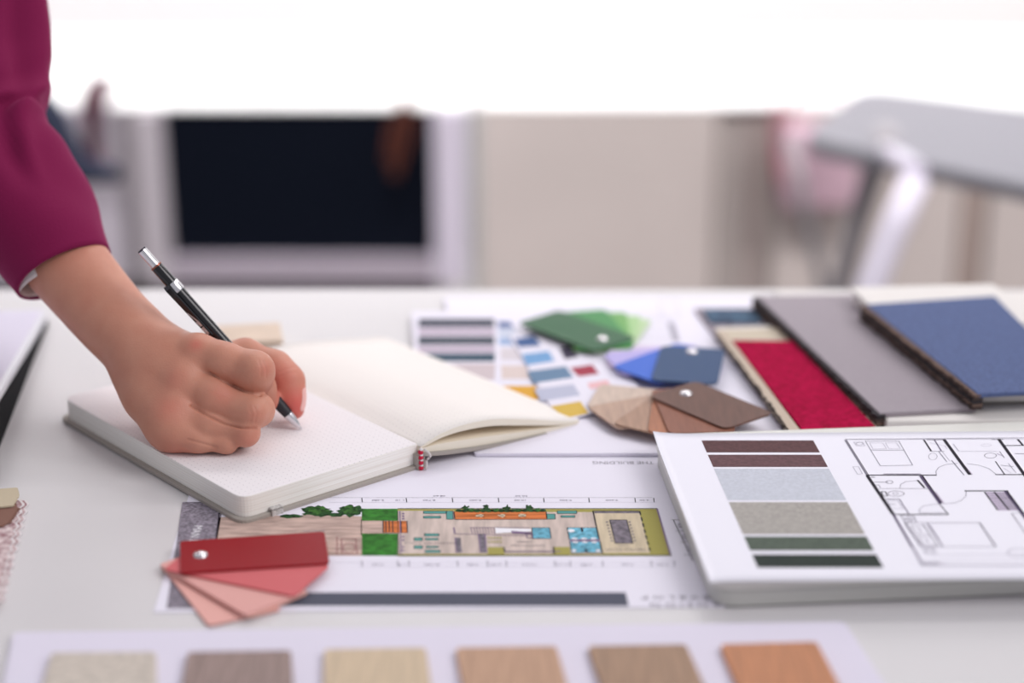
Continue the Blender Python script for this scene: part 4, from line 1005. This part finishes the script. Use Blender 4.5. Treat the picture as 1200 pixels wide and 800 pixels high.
b.inputs['Roughness'].default_value = .48; b.inputs['Specular IOR Level'].default_value = .35; b.inputs['Subsurface Weight'].default_value = .12
b.inputs['Subsurface Radius'].default_value = (1, .35, .2); b.inputs['Subsurface Scale'].default_value = .003
va = nt.nodes.new('ShaderNodeVertexColor'); va.layer_name = 'flush'
tc = nt.nodes.new('ShaderNodeTexCoord'); n1 = nt.nodes.new('ShaderNodeTexNoise'); n1.inputs['Scale'].default_value = 70; n1.inputs['Detail'].default_value = 4; nt.links.new(tc.outputs['Object'], n1.inputs[0])
mx0 = nt.nodes.new('ShaderNodeMix'); mx0.data_type = 'RGBA'; mx0.inputs[6].default_value = lin((205, 149, 127)); mx0.inputs[7].default_value = lin((190, 126, 106)); nt.links.new(n1.outputs['Fac'], mx0.inputs[0])
mx1 = nt.nodes.new('ShaderNodeMix'); mx1.data_type = 'RGBA'; mx1.inputs[7].default_value = lin((210, 84, 80)); nt.links.new(va.outputs['Color'], mx1.inputs[0]); nt.links.new(mx0.outputs[2], mx1.inputs[6]); nt.links.new(mx1.outputs[2], b.inputs['Base Color'])
vo = nt.nodes.new('ShaderNodeTexVoronoi'); vo.inputs['Scale'].default_value = 900; nt.links.new(tc.outputs['Object'], vo.inputs['Vector']); n3 = nt.nodes.new('ShaderNodeTexNoise'); n3.inputs['Scale'].default_value = 350; n3.inputs['Detail'].default_value = 5; nt.links.new(tc.outputs['Object'], n3.inputs[0])
ad_ = nt.nodes.new('ShaderNodeMath'); ad_.operation = 'ADD'; nt.links.new(vo.outputs['Distance'], ad_.inputs[0]); nt.links.new(n3.outputs['Fac'], ad_.inputs[1])
bp = nt.nodes.new('ShaderNodeBump'); bp.inputs['Strength'].default_value = .2; bp.inputs['Distance'].default_value = .0003; nt.links.new(ad_.outputs[0], bp.inputs['Height']); nt.links.new(bp.outputs[0], b.inputs['Normal'])
me.materials.append(ms)
person = bpy.data.objects.new('person', me); COL.objects.link(person); person.location = Vector((og[0], og[1], og[2] + T))
tag(person, 'person in a magenta sleeve writing in the notebook with a pencil in the right hand', 'person')
# nail of the thumb
from mathutils.bvhtree import BVHTree
bvh = BVHTree.FromPolygons([Vector((p[0], p[1], p[2] + T)) for p in V], Q.tolist())
tc0, _r = HP(341, 468, 1.266, 15.5); tc0 = Vector((tc0[0], tc0[1], tc0[2] + T)); bm = bmesh.new()
lng = (ad(349, 486, 1.266) - ad(345, 454, 1.266)).normalized(); nx = Vector((.96, -.26, .08)); nx = (nx - lng * nx.dot(lng)).normalized(); wdv = nx.cross(lng)
grid = [[None] * 13 for _ in range(13)]
for i in range(13):
    for j in range(13):
        a = (i / 12 - .5) * 2; b_ = (j / 12 - .5) * 2; rr = (1 - abs(b_) ** 3.5) ** .4 * .999 + .001 if abs(b_) < 1 else .25
        rr = max(rr, .35)
        o_ = tc0 + lng * (.0072 * b_ + .0012) + wdv * (.0036 * a * rr)
        hit = bvh.ray_cast(o_ + nx * .03, -nx)[0]
        grid[i][j] = bm.verts.new((hit if hit else o_ + nx * .008) + nx * (.0004 - .0003 * abs(a) ** 3))
for i in range(12):
    for j in range(12): bm.faces.new([grid[i][j], grid[i + 1][j], grid[i + 1][j + 1], grid[i][j + 1]])
bmesh.ops.recalc_face_normals(bm, faces=bm.faces)
ext = bmesh.ops.solidify(bm, geom=bm.faces[:], thickness=.0005)
nl = obj('thumbnail', bm, mat('fingernail', (232, 178, 172), .25), person, True)
# --- sleeve
def ring_loft(name, cl, m, parent, seg=64, th=.0022, fold=None, n=10, lip=0):
    """cl: (u, v, depth, half width px, squash, ) control points from cuff upward"""
    C_ = spline(cl, n); P_ = [ad(p[0], p[1], p[2]) for p in C_]; bm = bmesh.new(); rings = []; ringi = []
    for i, p in enumerate(C_):
        d = (P_[min(i + 1, len(P_) - 1)] - P_[max(i - 1, 0)]).normalized()
        if 'prev' not in dir() : pass
        vw = (P_[i] - CAM).normalized(); a = d.cross(vw).normalized(); c_ = a.cross(d).normalized()
        R_ = p[3] * p[2] / FPX; ro, ri = [], []
        for k in range(seg):
            t = 2 * PI * k / seg; w = fold(i / n, t) if fold else 0
            sh = lip * (1 - min(1, i / 6)) ** 2
            q = P_[i] + a * math.cos(t) * (R_ + w) + c_ * math.sin(t) * (R_ * p[4] + w)
            ro.append(bm.verts.new(q)); ri.append(bm.verts.new(P_[i] + a * math.cos(t) * (R_ + w - th) + c_ * math.sin(t) * (R_ * p[4] + w - th)))
        rings.append(ro); ringi.append(ri)
    M = len(rings)
    for i in range(M - 1):
        for k in range(seg):
            k2 = (k + 1) % seg
            bm.faces.new([rings[i][k], rings[i][k2], rings[i + 1][k2], rings[i + 1][k]]); bm.faces.new([ringi[i][k], ringi[i + 1][k], ringi[i + 1][k2], ringi[i][k2]])
    for k in range(seg): bm.faces.new([rings[0][k], ringi[0][k], ringi[0][(k + 1) % seg], rings[0][(k + 1) % seg]])
    bm.faces.new(rings[-1]); 
    bmesh.ops.recalc_face_normals(bm, faces=bm.faces)
    return obj(name, bm, m, parent, True)
def folds(s, t):
    w = .0026 * math.sin(t * 2 + s * 1.6 + .6) * min(1, s) + .0018 * math.sin(t * 3 - s * 2.3 + 2) * min(1, s * .8)
    w += .0045 * math.exp(-((s - 3.0 - .5 * math.cos(t - .4)) / .35) ** 2) * max(0, math.cos(t - 0)) - .0045 * math.exp(-((s - 2.55 - .4 * math.cos(t)) / .22) ** 2) * max(0, math.cos(t))
    c = math.cos(t); cr = -.37 - .46 * max(0, min(1.2, (s - 1.9) / 1.4)); win = min(1, max(0, (s - 1.2) / .8))
    w += win * (.0042 * math.exp(-((c - cr) / .13) ** 2) - .0050 * math.exp(-((c - cr - .30) / .16) ** 2))
    w -= .0050 * math.exp(-((s - 2.85) / .13) ** 2) * max(0, -c) ** 2
    w += .0022 * math.sin(9 * s + 5 * c) * math.exp(-((s - 3.0) / .8) ** 2)
    return w
mpl = bpy.data.materials.new('magenta_suiting'); mpl.use_nodes = True; b = mpl.node_tree.nodes['Principled BSDF']
b.inputs['Base Color'].default_value = lin((120, 18, 68)); b.inputs['Roughness'].default_value = .85; b.inputs['Sheen Weight'].default_value = .25; b.inputs['Sheen Tint'].default_value = lin((240, 120, 180)); b.inputs['Sheen Roughness'].default_value = .4; b.inputs['Specular IOR Level'].default_value = .2
tc = mpl.node_tree.nodes.new('ShaderNodeTexCoord'); n = mpl.node_tree.nodes.new('ShaderNodeTexNoise'); n.inputs['Scale'].default_value = 700; mpl.node_tree.links.new(tc.outputs['Object'], n.inputs[0]); bp = mpl.node_tree.nodes.new('ShaderNodeBump'); bp.inputs['Strength'].default_value = .35; bp.inputs['Distance'].default_value = .0006
mpl.node_tree.links.new(n.outputs['Fac'], bp.inputs['Height']); mpl.node_tree.links.new(bp.outputs[0], b.inputs['Normal'])
SL = [(75, 319, 1.286, 60, 1.0), (48, 266, 1.293, 66, 1.0), (20, 208, 1.303, 70, 1.0), (-10, 150, 1.315, 72, .95), (-22, 80, 1.32, 70, .95), (-25, 0, 1.325, 70, 1), (-28, -110, 1.33, 76, 1), (-34, -260, 1.34, 84, 1), (-60, -420, 1.35, 88, 1)]
slv = ring_loft('sleeve', SL, mpl, person, fold=folds)
lin_ = ring_loft('sleeve_lining', [(74, 323, 1.288, 55, .74), (60, 292, 1.291, 57, .78), (48, 262, 1.296, 60, .8)], mat('white_lining', (226, 216, 216), .8), person, th=.001)

# ================================================================== LIGHT
w = bpy.data.worlds.new('world'); S.world = w; w.use_nodes = True
bg = w.node_tree.nodes['Background']; bg.inputs['Color'].default_value = (.93, .93, 1.0, 1); bg.inputs['Strength'].default_value = .44
def area(name, loc, target, sx, sy, e, col):
    l = bpy.data.lights.new(name, 'AREA'); l.shape = 'RECTANGLE'; l.size = sx; l.size_y = sy; l.energy = e; l.color = col
    o = bpy.data.objects.new(name, l); COL.objects.link(o); o.location = loc
    o.rotation_euler = (Vector(target) - Vector(loc)).to_track_quat('-Z', 'Y').to_euler(); return o
sl_ = bpy.data.lights.new('window_daylight', 'SUN'); sl_.energy = 1.45; sl_.angle = math.radians(34); sl_.color = (1, .97, .96)
so = bpy.data.objects.new('window_daylight', sl_); COL.objects.link(so); so.location = (2.4, -.5, 2.6)
el, azm = math.radians(42), math.radians(68)
so.rotation_euler = Vector((-math.cos(el) * math.sin(azm), math.cos(el) * math.cos(azm), -math.sin(el))).to_track_quat('-Z', 'Y').to_euler()
area('desk_fill', (.5, 2.2, 2.7), (0, 1.4, T), 1.6, .6, 4.5, (1, .97, .96))  # unseen fill light, added to lift the desk top
for lx in (-1.0, 0, 1.0):
    al = area('sideboard_fill', (lx, 1.3, 2.65), (lx, 2.7, .42), .3, .3, 5.2, (1, .97, .96)); al.data.spread = math.radians(60)  # added fill lights that brighten the sideboard fronts, no real fittings
area('wall_fill', (0, 2.5, 2.6), (0, 3.35, .9), 3.0, .3, 34, (1, .98, .98))  # invented fill light, whitens the back wall above the sideboards
S.view_settings.view_transform = 'Standard'; S.view_settings.look = 'None'; S.view_settings.gamma = 1; S.view_settings.use_curve_mapping = False
S.view_settings.exposure = 0.0
